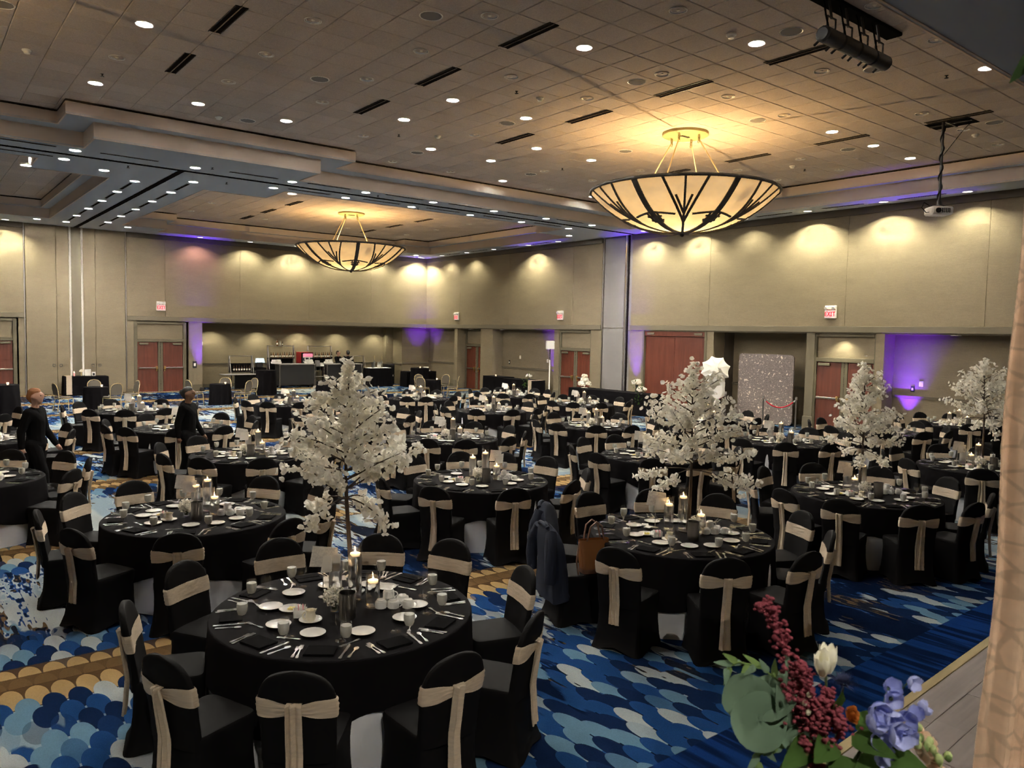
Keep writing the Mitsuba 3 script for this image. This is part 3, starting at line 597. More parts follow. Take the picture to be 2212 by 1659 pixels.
def strap(a0, s0, a1, s1, w, off=.012, th=.02, n=10):
    """A flat iron strap lying on the bowl from one point to the other."""
    rings = []
    for i in range(n + 1):
        t = i / n; a, s = a0 + (a1 - a0) * t, s0 + (s1 - s0) * t
        p, q = bowl_pt(a, s, off), bowl_pt(a0 + (a1 - a0) * (t + .01), s0 + (s1 - s0) * (t + .01), off)
        d = q - p; d /= np.linalg.norm(d) + 1e-12; nr = bowl_pt(a, s, off + .01) - p; nr /= np.linalg.norm(nr); sd = np.cross(d, nr)
        rings.append([p + sd * w / 2 - nr * th / 2, p + sd * w / 2 + nr * th / 2, p - sd * w / 2 + nr * th / 2, p - sd * w / 2 - nr * th / 2])
    return loft([np.array(r) for r in rings])
D2R = PI / 180
A0 = math.radians(-90 - 38.433) + math.radians(-11)      # one branching figure faces the stage
def chandelier(cx, cy, label):
    key = numbered('chandelier'); tr = TR(cx, cy, 0)
    for k in range(6):
        a = A0 + k * PI / 3
        for j in range(2):
            ea, eb = a - PI / 6 + j * PI / 6, a - PI / 6 + (j + 1) * PI / 6
            for (s0, s1) in ((0.0, .42), (.42, .97)):
                P = [[bowl_pt(ea + (eb - ea) * u / 6, s0 + (s1 - s0) * v / 8) for u in range(7)] for v in range(9)]
                put(f'{key}__glass_panel', loft([np.array(r) for r in P], False, False, False), 'm_alabaster', True, tr)
        put(f'{key}__rib', strap(a + PI / 6, 0, a + PI / 6, .95, .125, n=16), 'm_bronze', False, tr)
        # branching figure between two ribs
        put(f'{key}__branch', cat(strap(a, 0, a, .36, .045), strap(a - 13 * D2R, 0, a, .55, .05), strap(a + 13 * D2R, 0, a, .55, .05), strap(a, .36, a, .95, .05), strap(a - 6 * D2R, .17, a, .40, .045), strap(a + 5 * D2R, .17, a, .40, .045)), 'm_bronze', False, tr)
        put(f'{key}__cross_strap', cat(strap(a + 8 * D2R, .40, a + 30 * D2R, .35, .045), strap(a + 30 * D2R, .35, a + 52 * D2R, .40, .045)), 'm_bronze', False, tr)
        g = a + PI / 6
        put(f'{key}__lattice', cat(*[strap(g - 8 * D2R, s, g + 8 * D2R, s, .042) for s in (.42, .49)], *[strap(g + q * D2R, .36, g + q * D2R, .53, .042) for q in (-5, 5)]), 'm_bronze', False, tr)
    put(f'{key}__rim', move(torus(RB, .035, 72, 8), 0, 0, ZRIM), 'm_bronze', 50, tr)
    put(f'{key}__finial', lathe([(0, ZBOT - .09), (.04, ZBOT - .07), (.05, ZBOT - .03), (.22, ZBOT - .01), (.2, ZBOT + .02), (0, ZBOT + .02)], 20), 'm_bronze', 40, tr)
    can = put(f'{key}__canopy', lathe([(0, ZC - .075), (.48, ZC - .075), (.5, ZC - .06), (.5, ZC - .008), (0, ZC - .008)], 40), 'm_olive_metal', 40, tr)
    put(f'{can}__junction_plate', cat(bx(-.12, .12, -.03, .03, ZC - .09, ZC - .074)), 'm_bronze', False, tr)
    for k in range(4):
        b = math.radians(-38.4) + PI / 4 * (2 * k + 1) + .15
        p0, p1 = np.array([.34 * math.cos(b), .34 * math.sin(b), ZC - .2]), np.array([1.12 * math.cos(b), 1.12 * math.sin(b), ZRIM - .16])
        put(f'{key}__rod', cyl(p0, p1, .014, n=8), 'm_gold', 40, tr)
        ch = []
        for i in range(4):
            l = torus(.028, .008, 10, 5, 'x' if i % 2 else 'y'); l.apply_scale((1, 1, 1.35)); ch.append(move(l, .32 * math.cos(b), .32 * math.sin(b), ZC - .10 - i * .04))
        kk = put(f'{key}__chain', cat(*ch), 'm_olive_metal', 50, tr); tag(kk, kind='stuff')
    for k in range(3):
        a = 2.1 * k + .4
        put(f'{key}__bulb', move(lathe([(0, 5.60), (.03, 5.60), (.05, 5.65), (.03, 5.69), (0, 5.70)], 10), .75 * math.cos(a), .75 * math.sin(a), 0), 'm_wax', 40, tr)
    tag(key, label, 'chandelier', 'bowl chandeliers')
chandelier(*CHAND[0], 'large glowing alabaster bowl chandelier with dark iron branches, closest to the stage')
chandelier(*CHAND[1], 'glowing alabaster bowl chandelier hanging in front of the bar wall')
chandelier(*CHAND[2], 'alabaster bowl chandelier whose glow tints the ceiling corner')

# ------------------------------------------------------------------ projector on its pole, stage light bar
PX, PY = 16.72, 7.18
pj = numbered('projector')
put(pj + '__body', cbx(-.22, .22, -.17, .17, 5.36, 5.53, .03), 'm_white', 30, TR(PX, PY, 0, -.67))
put(pj + '__lens', cyl((-.10, -.16, 5.44), (-.10, -.2, 5.44), .05), 'm_black', 40, TR(PX, PY, 0, -.67))
put(pj + '__vent', cat(*[bx(-.02 + i * .035, .0 + i * .035, -.174, -.168, 5.40, 5.49) for i in range(5)]), 'm_slot', False, TR(PX, PY, 0, -.67)); tag(pj + '__vent', kind='stuff')
put(pj + '__mount', cat(cbx(-.1, .1, -.1, .1, 5.53, 5.56, .01), cyl((0, 0, 5.55), (0, 0, 5.66), .05)), 'm_black_metal', 40, TR(PX, PY, 0))
a = np.linspace(0, 1, 40)
put(pj + '__pole', cyl((PX, PY, 5.6), (PX, PY, 7.24), .028, n=10), 'm_black_metal', 40)
put(pj + '__cable', tube(np.c_[PX + .035 * np.cos(a * 26), PY + .035 * np.sin(a * 26), 5.62 + 1.6 * a], .016, 6), 'm_black', 50)
put(pj + '__cable', tube([(PX - .2, PY + .1, 5.55), (PX - .33, PY + .15, 5.60), (PX - .35, PY + .18, 5.5), (PX - .28, PY + .12, 5.40), (PX - .2, PY + .1, 5.42)], .008, 6), 'm_black', 50)
put(pj + '__cable', tube([(PX + .03, PY, 6.55), (PX + .30, PY - .28, 7.1), (PX + .42, PY - .36, 7.24)], .006, 5), 'm_black', 50)
tag(pj, 'white projector hanging on a long black pole with wrapped cable', 'projector')
key = numbered('lift_hatch')
put(key + '__opening', bx(16.81, 17.35, 6.75, 7.60, ZC - .016, ZC - .009), 'm_black'); put(key + '__bracket', union(bx(16.81, 17.35, 7.16, 7.2, ZC - .035, ZC - .017), bx(17.0, 17.04, 6.76, 7.58, ZC - .035, ZC - .017)), 'm_black_metal')
tag(key, 'open dark ceiling hatch above the projector pole', 'hatch')
key = numbered('stage_light_bar')
LBX = np.linspace(9.45, 11.15, 5); LBY, LBZ = 5.62, 6.72
put(key + '__mount_rail', cbx(9.1, 11.6, 5.62, 5.86, ZC - .06, ZC - .006, .01), 'm_black')
for i in range(4):
    x0, x1 = LBX[i] + .005, LBX[i + 1] - .005
    hd = put(key + '__lamp', loft([np.c_[np.full(16, x), LBY + r * np.cos(np.arange(16) * PI / 8), LBZ + r * np.sin(np.arange(16) * PI / 8)] for x, r in ((x0, .075), (x0 + .02, .105), (x1 - .02, .105), (x1, .075))]), 'm_black_metal', 30)
    put(hd + '__reflector', bx(x0 + .05, x1 - .05, LBY + .085, LBY + .108, LBZ - .05, LBZ - .02), 'm_white')
    xm = (x0 + x1) / 2
    for s in (-1, 1): put(hd + '__knob', cyl((xm + s * .14, LBY + .09, LBZ - .06), (xm + s * .14, LBY + .15, LBZ - .10), .016, n=8), 'm_black_metal', 40)
    put(key + '__yoke', cat(tube([(xm - .1, LBY, LBZ + .08), (xm - .1, LBY, LBZ + .25), (xm + .1, LBY, LBZ + .25), (xm + .1, LBY, LBZ + .08)], .014, 6), cyl((xm, LBY, LBZ + .24), (xm, LBY + .05, ZC - .05), .018, n=8)), 'm_black_metal')
    put(key + '__cable', tube([(xm - .1, LBY - .03, LBZ + .06), (xm - .24, LBY - .06, LBZ + .2), (xm - .2, LBY, LBZ + .4), (xm - .1, LBY + .08, ZC - .05)], .012, 6), 'm_black', 50)
tag(key, 'black bar of four stage lamps hanging from a ceiling rail', 'stage light')
# ------------------------------------------------------------------ covered chair
def sqr(w, y0, y1, z, n=28, e=.35):
    t = np.arange(n) * 2 * PI / n; c, s = np.cos(t), np.sin(t); yc, hy = (y0 + y1) / 2, (y1 - y0) / 2
    return np.c_[np.sign(c) * np.abs(c) ** e * w, yc + np.sign(s) * np.abs(s) ** e * hy, np.full(n, z)]
def back_ring(z, n=28, grow=0.0):
    zz = np.array([.38, .55, .68, .78, .84, .88, .91, .93, .94]); w = np.interp(z, zz, [.205, .205, .213, .213, .195, .168, .13, .08, .02])
    y = np.interp(z, [.38, .5, .65, .8, .94], [-.195, -.205, -.228, -.256, -.278]); t = np.interp(z, zz, [.035, .03, .028, .028, .027, .026, .024, .02, .008])
    r = sqr(w + grow, y - t - grow, y + t + grow, z, n, .45); r[:, 1] += .55 * r[:, 0] ** 2 - .010
    return r
skz = [(.0, .245, .225, -.275), (.03, .238, .222, -.262), (.10, .222, .218, -.238), (.22, .210, .213, -.220), (.34, .207, .213, -.214), (.42, .213, .220, -.214), (.455, .215, .222, -.213), (.472, .205, .214, -.206), (.478, .18, .19, -.18)]
rings = []
for i, (z, w, yf, yr) in enumerate(skz):
    r = sqr(w, yr, yf, z, 32, .22)
    if i < 2:
        t = np.abs(np.sin(2 * np.arctan2(r[:, 1], r[:, 0]))); lift = .05 * (1 - t) * (1 - i * .4)
        r[:, 2] += lift
    rings.append(r)
skirt = loft(rings)
backm = loft([back_ring(z) for z in (.40, .5, .6, .68, .74, .79, .83, .86, .885, .905, .92, .932, .94)])
cover_mesh = union(skirt, backm)
proto('cover', cover_mesh, 'm_cover', 40)
def sash_mesh(seed, front):
    r_ = np.random.default_rng(int(seed * 10)); n = 56; rows = 11; out = []
    for i in range(rows):
        u = i / (rows - 1); ring = back_ring(.72, n, .008 )
        th = np.arctan2(ring[:, 1] + .245, ring[:, 0]); rear = np.clip(-np.sin(th), 0, 1) ** 1.0
        pinch = np.exp(-(ring[:, 0] / .085) ** 2) * (ring[:, 1] < ring[:, 1].mean())
        zlo, zhi = .668 + .030 * pinch, .782 - .034 * pinch
        z = zlo + (zhi - zlo) * u
        rr = np.array([back_ring(float(zz), n, .006)[k] for k, zz in enumerate(z)])
        wr = .0038 * np.sin(u * 23 + 2.2 * np.sin(ring[:, 0] * 14 + seed) + seed) + .002 * np.sin(u * 41 + ring[:, 0] * 30)
        nrm = rr - np.array([0, np.mean(rr[:, 1]), 0]); nrm[:, 2] = 0; nrm /= np.linalg.norm(nrm, axis=1, keepdims=True)
        bulge = .004 * math.sin(u * PI)
        out.append(np.c_[rr[:, :2] + nrm[:, :2] * (wr + bulge)[:, None], z])
    inner = [back_ring(.782, n, -.004) * 1.0, back_ring(.668, n, -.004) * 1.0]
    return loft(out, False, False)
for s in range(2): proto(f'sash{s}', sash_mesh(s * 1.7 + .4, True), 'm_sash', True)
def tail_mesh(seed, L):
    out = []; m_ = 15; nrow = 22
    for i in range(nrow):
        u = i / (nrow - 1); z = .752 - L * u; w = .036 + .018 * u + .006 * math.sin(u * 3 + seed)
        yb = np.interp(z, [0, .25, .45, .7, .78], [-.295, -.262, -.248, -.285, -.305]) - .012
        x = np.linspace(-1, 1, m_); fold = np.cos(x * PI * 2.1 + seed + .5 * u) * (.011 - .004 * u) + .006 * np.cos(x * 9 + seed * 2)
        sway = .010 * math.sin(seed * 3 + u * 1.5) * u
        front = np.c_[x * w + sway, yb - .006 + fold * -1, np.full(m_, z)]; back = front.copy(); back[:, 1] += .006
        out.append(np.vstack([front, back[::-1]]))
    # knot loop at the top
    top = []
    for i in range(7):
        t = i / 6 * PI * .9; f = out[0].copy(); f[:, 2] = .752 + .012 * math.sin(t); f[:, 1] += .05 * (1 - math.cos(t)) * .5; top.append(f)
    return loft(top[::-1] + out)
TL = [.56, .50, .60]
for s in range(3): proto(f'tail{s}', tail_mesh(s * 1.3 + .2, TL[s]), 'm_sash', 50)
n_chair = 0
def chair(x, y, rz, label, group, tail=True):
    global n_chair
    key = numbered('dining_chair'); v = n_chair; n_chair += 1; tr = TR(x, y, 0, rz)
    inst(key + '__cover', 'cover', tr); inst(key + '__sash', f'sash{v % 2}', tr); inst(key + '__sash_tail', f'tail{v % 3}', tr)
    tag(key, label, 'chair', group)
    return key

# ------------------------------------------------------------------ tableware
proto('plate', lathe([(0, .006), (.052, .006), (.060, .010), (.083, .018), (.084, .020), (.060, .013), (.052, .010), (0, .010)], 32, False), 'm_ceramic', 35)
proto('saucer', lathe([(0, .004), (.045, .004), (.078, .016), (.078, .019), (.045, .008), (0, .008)], 28), 'm_ceramic', 35)
gob = [(0, 0), (.035, 0), (.036, .003), (.012, .010), (.008, .020), (.009, .040), (.012, .046), (.026, .062), (.036, .090), (.0385, .118), (.036, .150), (.034, .163)]
gin = [(.0328, .163), (.0345, .150), (.037, .118), (.0345, .090), (.024, .064), (.0, .054)]
proto('goblet', lathe(gob, 20, True), 'm_thin_glass', 50)
proto('goblet_water', lathe([(0, .0555), (.0235, .0655), (.0337, .090), (.0362, .118), (.0345, .140), (.0, .140)], 18), 'm_ice_water', 40)
ice = cat(*[move(trimesh.creation.box((.018, .018, .016)), .016 * math.cos(a), .016 * math.sin(a), .140 + .003 * (a % 2), a) for a in (.3, 2.2, 4.4)])
wine = [(0, 0), (.034, 0), (.035, .003), (.010, .007), (.0045, .020), (.004, .075), (.008, .085), (.026, .100), (.035, .125), (.035, .150), (.031, .185)]
win = [(.0299, .185), (.0338, .150), (.0338, .125), (.0245, .1015), (.0, .090)]
proto('wine_glass', lathe(wine, 20, True), 'm_thin_glass', 50)
def handle_poly(L, w0, w1): return Polygon([(-w0, 0), (w0, 0), (w0 * 1.15, .02), (w1, L * .55), (w1, L), (-w1, L), (-w1, L * .55), (-w0 * 1.15, .02)])
def fork_mesh(L):
    p = handle_poly(L * .66, .0085, .0035).union(Polygon([(-.0035, L * .62), (.0035, L * .62), (.012, L * .72), (.012, L * .78), (-.012, L * .78), (-.012, L * .72)]))
    for q in (-1, -.333, .333, 1): p = p.union(sbox(q * .0103 - .0018, L * .76, q * .0103 + .0018, L))
    return extr(p.simplify(.0004), .0028, .001)
def knife_mesh(L): return extr(handle_poly(L * .45, .009, .006).union(Polygon([(-.006, L * .44), (.006, L * .44), (.010, L * .55), (.0095, L * .9), (.002, L), (-.006, L * .97)])), .003, .001)
def spoon_mesh(L): return extr(handle_poly(L * .7, .0085, .0035).union(affinity.translate(affinity.scale(shapely.Point(0, 0).buffer(1, 8), .0155, .024), 0, L - .026)), .003, .001)
proto('fork', fork_mesh(.20), 'm_chrome'); proto('salad_fork', fork_mesh(.165), 'm_chrome'); proto('knife', knife_mesh(.225), 'm_chrome'); proto('spoon', spoon_mesh(.17), 'm_chrome')
proto('napkin', cat(cbx(-.095, .095, -.075, .075, .0, .009, .003), cbx(-.093, .095, -.074, .0, .009, .013, .002)), 'm_napkin')
def cup_mesh():
    body = lathe([(0, .0), (.036, .0), (.0415, .003), (.0415, .044), (.037, .052), (.030, .056), (.030, .062), (.024, .060), (0, .057)], 22)
    return body
proto('cup_body', cup_mesh(), 'm_ceramic', 35)
a = np.linspace(-1.35, 1.35, 11); proto('cup_handle', tube(np.c_[.038 + .026 * np.cos(a), 0 * a, .026 + .019 * np.sin(a)], .0045, 7), 'm_ceramic', 50)
proto('creamer_body', lathe([(0, .0), (.026, .0), (.034, .012), (.036, .03), (.029, .052), (.029, .06), (.034, .074), (.031, .073), (.026, .058), (.032, .03), (.0, .006)], 20), 'm_cream', 40)
proto('creamer_handle', tube(np.c_[-.032 - .022 * np.cos(a), 0 * a, .038 + .024 * np.sin(a)], .0045, 7), 'm_cream', 50)
proto('creamer_spout', hull([(.026, -.012, .072), (.026, .012, .072), (.046, 0, .076), (.030, 0, .048)]), 'm_cream')
cad = [cbx(-.048, .048, -.033, -.028, 0, .055, .002), cbx(-.048, .048, .028, .033, 0, .055, .002), cbx(-.048, -.043, -.033, .033, 0, .055, .002), cbx(.043, .048, -.033, .033, 0, .055, .002), bx(-.046, .046, -.031, .031, 0, .004)]
proto('caddy_body', union(*cad), 'm_ceramic')
proto('packet_a', bx(-.022, .022, -.003, .003, 0, .062), 'm_paper'); proto('packet_b', bx(-.022, .022, -.003, .003, 0, .060), 'm_pink')
proto('butter_pat', cbx(-.013, .013, -.009, .009, 0, .010, .003), 'm_butter')
proto('cooler', lathe([(0, .0), (.056, .0), (.058, .004), (.058, .176), (.061, .182), (.061, .186), (.056, .184), (.054, .17), (.054, .02), (0, .018)], 32), 'm_pewter', 35)
def vase_mesh(h): return lathe([(0, .012), (.046, .012), (.048, .016), (.048, h)], 28, True)
for nm, h in (('tall', .44), ('mid', .34), ('low', .24)):
    proto('vase_' + nm, cat(lathe([(.0, .0), (.05, .0), (.051, .004), (.051, h), (.0495, h + .002), (.048, h)], 28, True), lathe([(0, .012), (.048, .012)], 28, True)), 'm_thin_glass', True)
    proto('vase_water_' + nm, lathe([(0, .014), (.0475, .014), (.0475, h * .76), (0, h * .76)], 24), 'm_clear_water', 40)
    proto('candle_' + nm, move(lathe([(0, -.012), (.026, -.008), (.036, .004), (.038, .014), (.034, .016), (0, .014)], 18), 0, 0, h * .76), 'm_wax', 40, ((1.5, .95, .45), .3))
    proto('flame_' + nm, move(lathe([(0, .016), (.004, .019), (.0055, .025), (.0035, .034), (0, .043)], 10), 0, 0, h * .76), 'm_flame_body', 40, ((130, 78, 28), 1.2))
bbr = np.random.default_rng(5); P = bbr.normal(size=(260, 3)); P /= np.linalg.norm(P, axis=1, keepdims=True); P *= (bbr.random((260, 1)) ** .4) * np.array([.085, .085, .075]); P[:, 2] += .115
ico = trimesh.creation.icosphere(0, 1.0)
blobs = []
for p in P:
    m = ico.copy(); m.apply_scale(.0062 + .004 * bbr.random()); m.apply_translation(p); blobs.append(m)
proto('bb_flowers', cat(*blobs), 'm_petal')
proto('bb_stems', cat(*[tube([(bbr.normal() * .008, bbr.normal() * .008, .02), tuple(P[i] * np.array([.6, .6, .85])), tuple(P[i])], .0012, 4) for i in range(0, 120, 2)]), 'm_stem')
proto('bb_jar', lathe([(0, 0), (.028, 0), (.03, .004), (.03, .06), (.026, .07), (.024, .07), (.026, .01), (0, .008)], 16), 'm_thin_glass', 40)
proto('menu_card', cat(hull([(-.10, -.004, .24), (.11, .004, .22), (.105, .006, .37), (-.075, -.002, .395), (-.10, -.001, .24), (.11, .007, .22)]), ), 'm_menu')
proto('menu_card_b', hull([(-.02, -.02, .19), (.12, -.012, .20), (.13, -.013, .33), (.0, -.022, .32), (-.02, -.017, .19), (.12, -.009, .20)]), 'm_paper')
proto('menu_stand', cat(cyl((0, 0, 0), (0, 0, .006), .035, n=14), cyl((0, 0, .004), (0, 0, .27), .0028, n=6)), 'm_steel')

# ------------------------------------------------------------------ tables of the room: centre, row, place in the row, seat angles seen in the photograph
NAMES = {
 'A': (2.47, 5.0, 'front row', 0, [-159, -126, -91, -58, -17, 24, 51, 86, 123, 160], 1),
 'B': (6.2, 5.0, 'front row', 1, [-163, -125, -92, -57, -22, 21, 53, 87, 122, 158], 2),
 'C': (9.9, 4.98, 'front row', 2, [-163, -129, -98, -66, -20, 20, 58, 97, 131, 168], 3),
 'D': (13.75, 5.05, 'front row', 3, [-158, -124, -90, -50, -10, 20, 47, 85, 117, 157], 4),
 'E': (2.45, 8.45, 'second row', 0, [-152, -113, -70, -42, 4, 40, 74, 103, 134, 167], 0),
 'F': (6.2, 8.45, 'second row', 1, [-149, -110, -72, -35, 10, 40, 67, 98, 133, 173], 0),
 'G': (9.98, 8.66, 'second row', 2, [-177, -140, -110, -81, -35, 5, 38, 71, 103, 145], 0),
 'H': (13.6, 8.55, 'second row', 3, [-177, -145, -111, -70, -24, 10, 43, 70, 105, 142], 0),
 'I': (17.15, 8.4, 'second row', 4, [-150, -118, -85, -46, -8, 30, 60, 88, 116, 165], 0),
 'J': (20.45, 8.0, 'second row', 5, [-150, -122, -85, -45, -8, 30, 62, 95, 130, 170], 0),
 'K': (.6, 12.0, 'third row', 0, [-120, -88, -40, -5, 28, 63, 90, 125, 160, -155], 0),
 'L': (4.36, 12.15, 'third row', 1, [-167, -137, -103, -68, -30, 5, 42, 76, 108, 145], 0),
 'M': (8.2, 12.2, 'third row', 2, [-167, -140, -113, -76, -41, -2, 36, 72, 105, 145], 0),
 'N': (12.15, 12.33, 'third row', 3, [-167, -133, -101, -62, -25, 20, 58, 88, 121, 165], 0),
 'O': (15.65, 11.95, 'third row', 4, [-160, -124, -88, -47, -8, 28, 62, 95, 130, 168], 0),
 'P': (1.05, 16.0, 'fourth row', 0, [-130, -95, -60, -25, 15, 50, 85, 120, 155, -165], 0),
 'Q': (4.4, 16.05, 'fourth row', 1, [-172, -147, -109, -75, -35, 5, 42, 75, 104, 150], 0),
 'R': (8.2, 16.0, 'fourth row', 2, [-150, -110, -61, -20, 12, 40, 75, 110, 148, 178], 0),
 'S': (12.1, 16.1, 'fourth row', 3, [-142, -106, -74, -38, 7, 38, 70, 108, 150, 178], 0),
 'T': (15.72, 16.45, 'fourth row', 4, [-170, -144, -113, -69, -35, -5, 35, 72, 108, 148], 0),
 'U': (.75, 19.75, 'fifth row', 0, [-120, -85, -50, -15, 20, 55, 90, 125, 160, -160], 0),
 'V': (4.33, 19.9, 'fifth row', 1, [-138, -108, -74, -40, -12, 20, 50, 98, 134, 168], 0),
 'W': (8.3, 20.1, 'fifth row', 2, [-162, -136, -103, -65, -28, 8, 42, 78, 112, 155], 0),
 'X': (12.35, 20.15, 'fifth row', 3, [-134, -112, -75, -38, -2, 34, 71, 111, 150, -168], 0),
 'Y': (15.75, 19.85, 'fifth row', 4, [-178, -140, -106, -60, -6, 18, 45, 70, 92, 130], 0),
}
CLOCK = ['twelve', 'one', 'two', 'three', 'four', 'five', 'six', 'seven', 'eight', 'nine', 'ten', 'eleven']
VIEW = math.degrees(math.atan2(fw[1], fw[0]))        # the way the stage looks: twelve o'clock
def clock_names(angs):
    """Ten seats -> ten different hours, six o'clock toward the stage."""
    order = sorted(range(len(angs)), key=lambda i: (VIEW - angs[i] + 15) % 360); res = {}; last = -1
    for i in order:
        hour = int(((VIEW - angs[i] + 15) % 360) // 30); hour = max(hour, last + 1); last = hour; res[i] = hour
    if last > 11:
        for q, i in enumerate(order): res[i] = q if q < 10 else 11
    return [CLOCK[min(res[i], 11)] for i in range(len(angs))]
TT, TZ = .915, .765
proto('tabletop', lathe([(0, .735), (.9, .735), (.908, .741), (.908, .752), (.9, .757), (0, .757)], 40), 'm_wall_trim', 30)
proto('tableleg', cyl((0, 0, 0), (0, 0, .74), .018, n=8), 'm_steel', 40)
def cloth(seed, white):
    r_ = np.random.default_rng(seed); n = 144; t = np.arange(n) * 2 * PI / n; ph = r_.random(4) * 6.28; out = []
    R0 = .916 if not white else .909; zt = .765 if not white else .7605
    for r in (0.02, .45, .80): out.append(np.c_[r * np.cos(t), r * np.sin(t), np.full(n, zt)])
    sq = r_.random() * 1.5
    if white: drop = np.full(n, zt - .012); nf = 15
    else: drop = .335 + .17 * np.abs(np.cos(2 * (t - sq))) ** 1.6 * 1.0 + .012 * np.sin(5 * t + ph[0]); nf = 13
    for i in range(12):
        u = i / 11
        if i == 0: rr, z = np.full(n, R0 - .012), np.full(n, zt)
        elif i == 1: rr, z = np.full(n, R0), np.full(n, zt - .012)
        else:
            d = (u - 1 / 11) / (10 / 11); amp = d ** .8 * ((.030 if not white else .024)); z = zt - .012 - drop * d + 0 * t
            fold = np.cos(nf * t + ph[1] + 1.6 * np.sin(2 * t + ph[2])) + .45 * np.cos((nf + 7) * t + ph[3])
            rr = R0 + d * (.012 if not white else -.015) + amp * fold * .62
        out.append(np.c_[rr * np.cos(t), rr * np.sin(t), np.maximum(z, .004)])
    m = loft(out, True, False)
    return m
CL_B = [proto(f'cloth_b{i}', cloth(20 + i, False), 'm_cloth_black', 50) for i in range(4)]
CL_W = [proto(f'cloth_w{i}', cloth(40 + i, True), 'm_cloth_white', 50) for i in range(2)]
E1, E2 = np.array([math.cos(YAW), -math.sin(YAW)]), np.array([math.sin(YAW), math.cos(YAW)])
far_forks = []
fork_n = 0
for ti, (tk, (tx, ty, rowname, pos, angs, tree)) in enumerate(NAMES.items()):
    where = f'{ordinal(pos)} table toward the curtain, {rowname}'
    dist = math.hypot(tx, ty)
    k = numbered('round_table'); inst(k + '__tabletop', 'tabletop', TR(tx, ty))
    for q in range(4): inst(k + '__leg', 'tableleg', TR(tx + .55 * math.cos(q * PI / 2 + .6), ty + .55 * math.sin(q * PI / 2 + .6)))
    tag(k, f'round banquet table under black and white cloths, {where}', 'table', 'round banquet tables')
    k = inst('white_tablecloth', f'cloth_w{ti % 2}', TR(tx, ty, 0, ti * .7)); tag(k, f'floor-length white underlay cloth below the black cloth, {where}', 'tablecloth', 'white underlay cloths')
    k = inst('black_tablecloth', f'cloth_b{ti % 4}', TR(tx, ty, 0, ti * 1.1)); tag(k, f'black tablecloth draped over the {where}', 'tablecloth', 'black tablecloths')
    hours = clock_names(angs)
    grp = f'of the {where}'
    for a_, hour in zip(angs, hours):
        a = math.radians(a_); c, s = math.cos(a), math.sin(a)
        R = 1.165 + .02 * math.sin(a_ * 7.1 + ti)
        chair(tx + R * c, ty + R * s, a + PI / 2 + .05 * math.sin(a_ * 3.3 + ti), f'black-covered chair with champagne sash, {hour} o\'clock seat, {where}', 'covered chairs ' + grp)
        if tk in 'KPU' and c < -.3: continue
        ofs = .07 * math.sin(a_ * 2.7 + ti * 1.3)
        def at(r, t, z=TZ + .001, rot=0.0):
            # t is measured to the guest's right hand
            return TR(tx + r * c - t * s, ty + r * s + t * c, z, a + PI / 2 + rot)
        def lab(o, key, catg, g): tag(key, f'{o}, {hour} o\'clock seat, {where}', catg, g + ' ' + grp)
        k = inst('plate', 'plate', at(.50, -.06 + ofs)); lab('white side plate', k, 'plate', 'side plates')
        gk = numbered('water_goblet'); inst(gk + '__glass', 'goblet', at(.69, .16 + ofs * .5)); inst(gk + '__ice_water', 'goblet_water', at(.69, .16 + ofs * .5)); lab('stemmed water goblet with ice water', gk, 'goblet', 'water goblets')
        if tree and (int(a_) % 5 != 0):
            k = inst('wine_glass', 'wine_glass', at(.60, .11 + ofs * .5)); lab('empty wine glass', k, 'wine glass', 'wine glasses')
        if dist < 15.5:
            k = inst('napkin', 'napkin', at(.765, -.01, rot=.05 * math.sin(a_))); lab('folded black napkin', k, 'napkin', 'black napkins')
            for nm, r, t, rot in (('fork', .87, -.135, .1), ('salad_fork', .86, -.165, .04), ('knife', .875, .125, -.06), ('spoon', .86, .175, -.14)):
                if nm == 'fork' or nm == 'salad_fork':
                    fork_n += 1
                k = inst(nm, nm, at(r, t, rot=rot + .05 * math.sin(a_ * 5 + ti))); lab({'fork': 'steel dinner fork', 'salad_fork': 'short steel salad fork', 'knife': 'steel dinner knife', 'spoon': 'steel teaspoon'}[nm], k, nm.replace('salad_', ''), nm.replace('_', ' ') + 's')
            if dist < 9:
                k = inst('dessert_fork', 'salad_fork', at(.58, -.12 + ofs, rot=PI / 2 + .4 * math.sin(a_ * 1.7))); lab('small dessert fork lying across', k, 'fork', 'dessert forks')
        else:
            for msh, r, t in ((knife_mesh(.225), .875, .125), (fork_mesh(.2), .87, -.14)):
                mm = msh.copy(); mm.apply_transform(M4(tx + r * c - t * s, ty + r * s + t * c, TZ + .001, a + PI / 2)); far_forks.append(mm)
    # centrepiece, laid out the same way on every table
    jr = np.random.default_rng(100 + ti); j = lambda: jr.normal() * .012
    def cp(e1, e2, z=TZ + .001, rz=0.0):
        p = np.array([tx, ty]) + E1 * e1 + E2 * e2; return TR(p[0], p[1], z, rz - YAW)
    flip = 1 if tk not in 'DIK' else -1
    k = inst('metal_cylinder', 'cooler', cp(.08 + j(), -.20 + j())); tag(k, f'brushed grey metal wine cooler, {where}', 'wine cooler', 'metal wine coolers')
    bk = numbered('babys_breath'); tr = cp(-.06 + j(), -.09 + j()) if tk != 'B' else cp(.15, -.03)
    inst(bk + '__jar', 'bb_jar', tr); q = inst(bk + '__blossoms', 'bb_flowers', tr); tag(q, kind='stuff'); q = inst(bk + '__stems', 'bb_stems', tr); tag(q, kind='stuff')
    tag(bk, f'small white baby\'s breath posy beside the metal cooler, {where}', 'flowers', 'baby\'s breath posies')
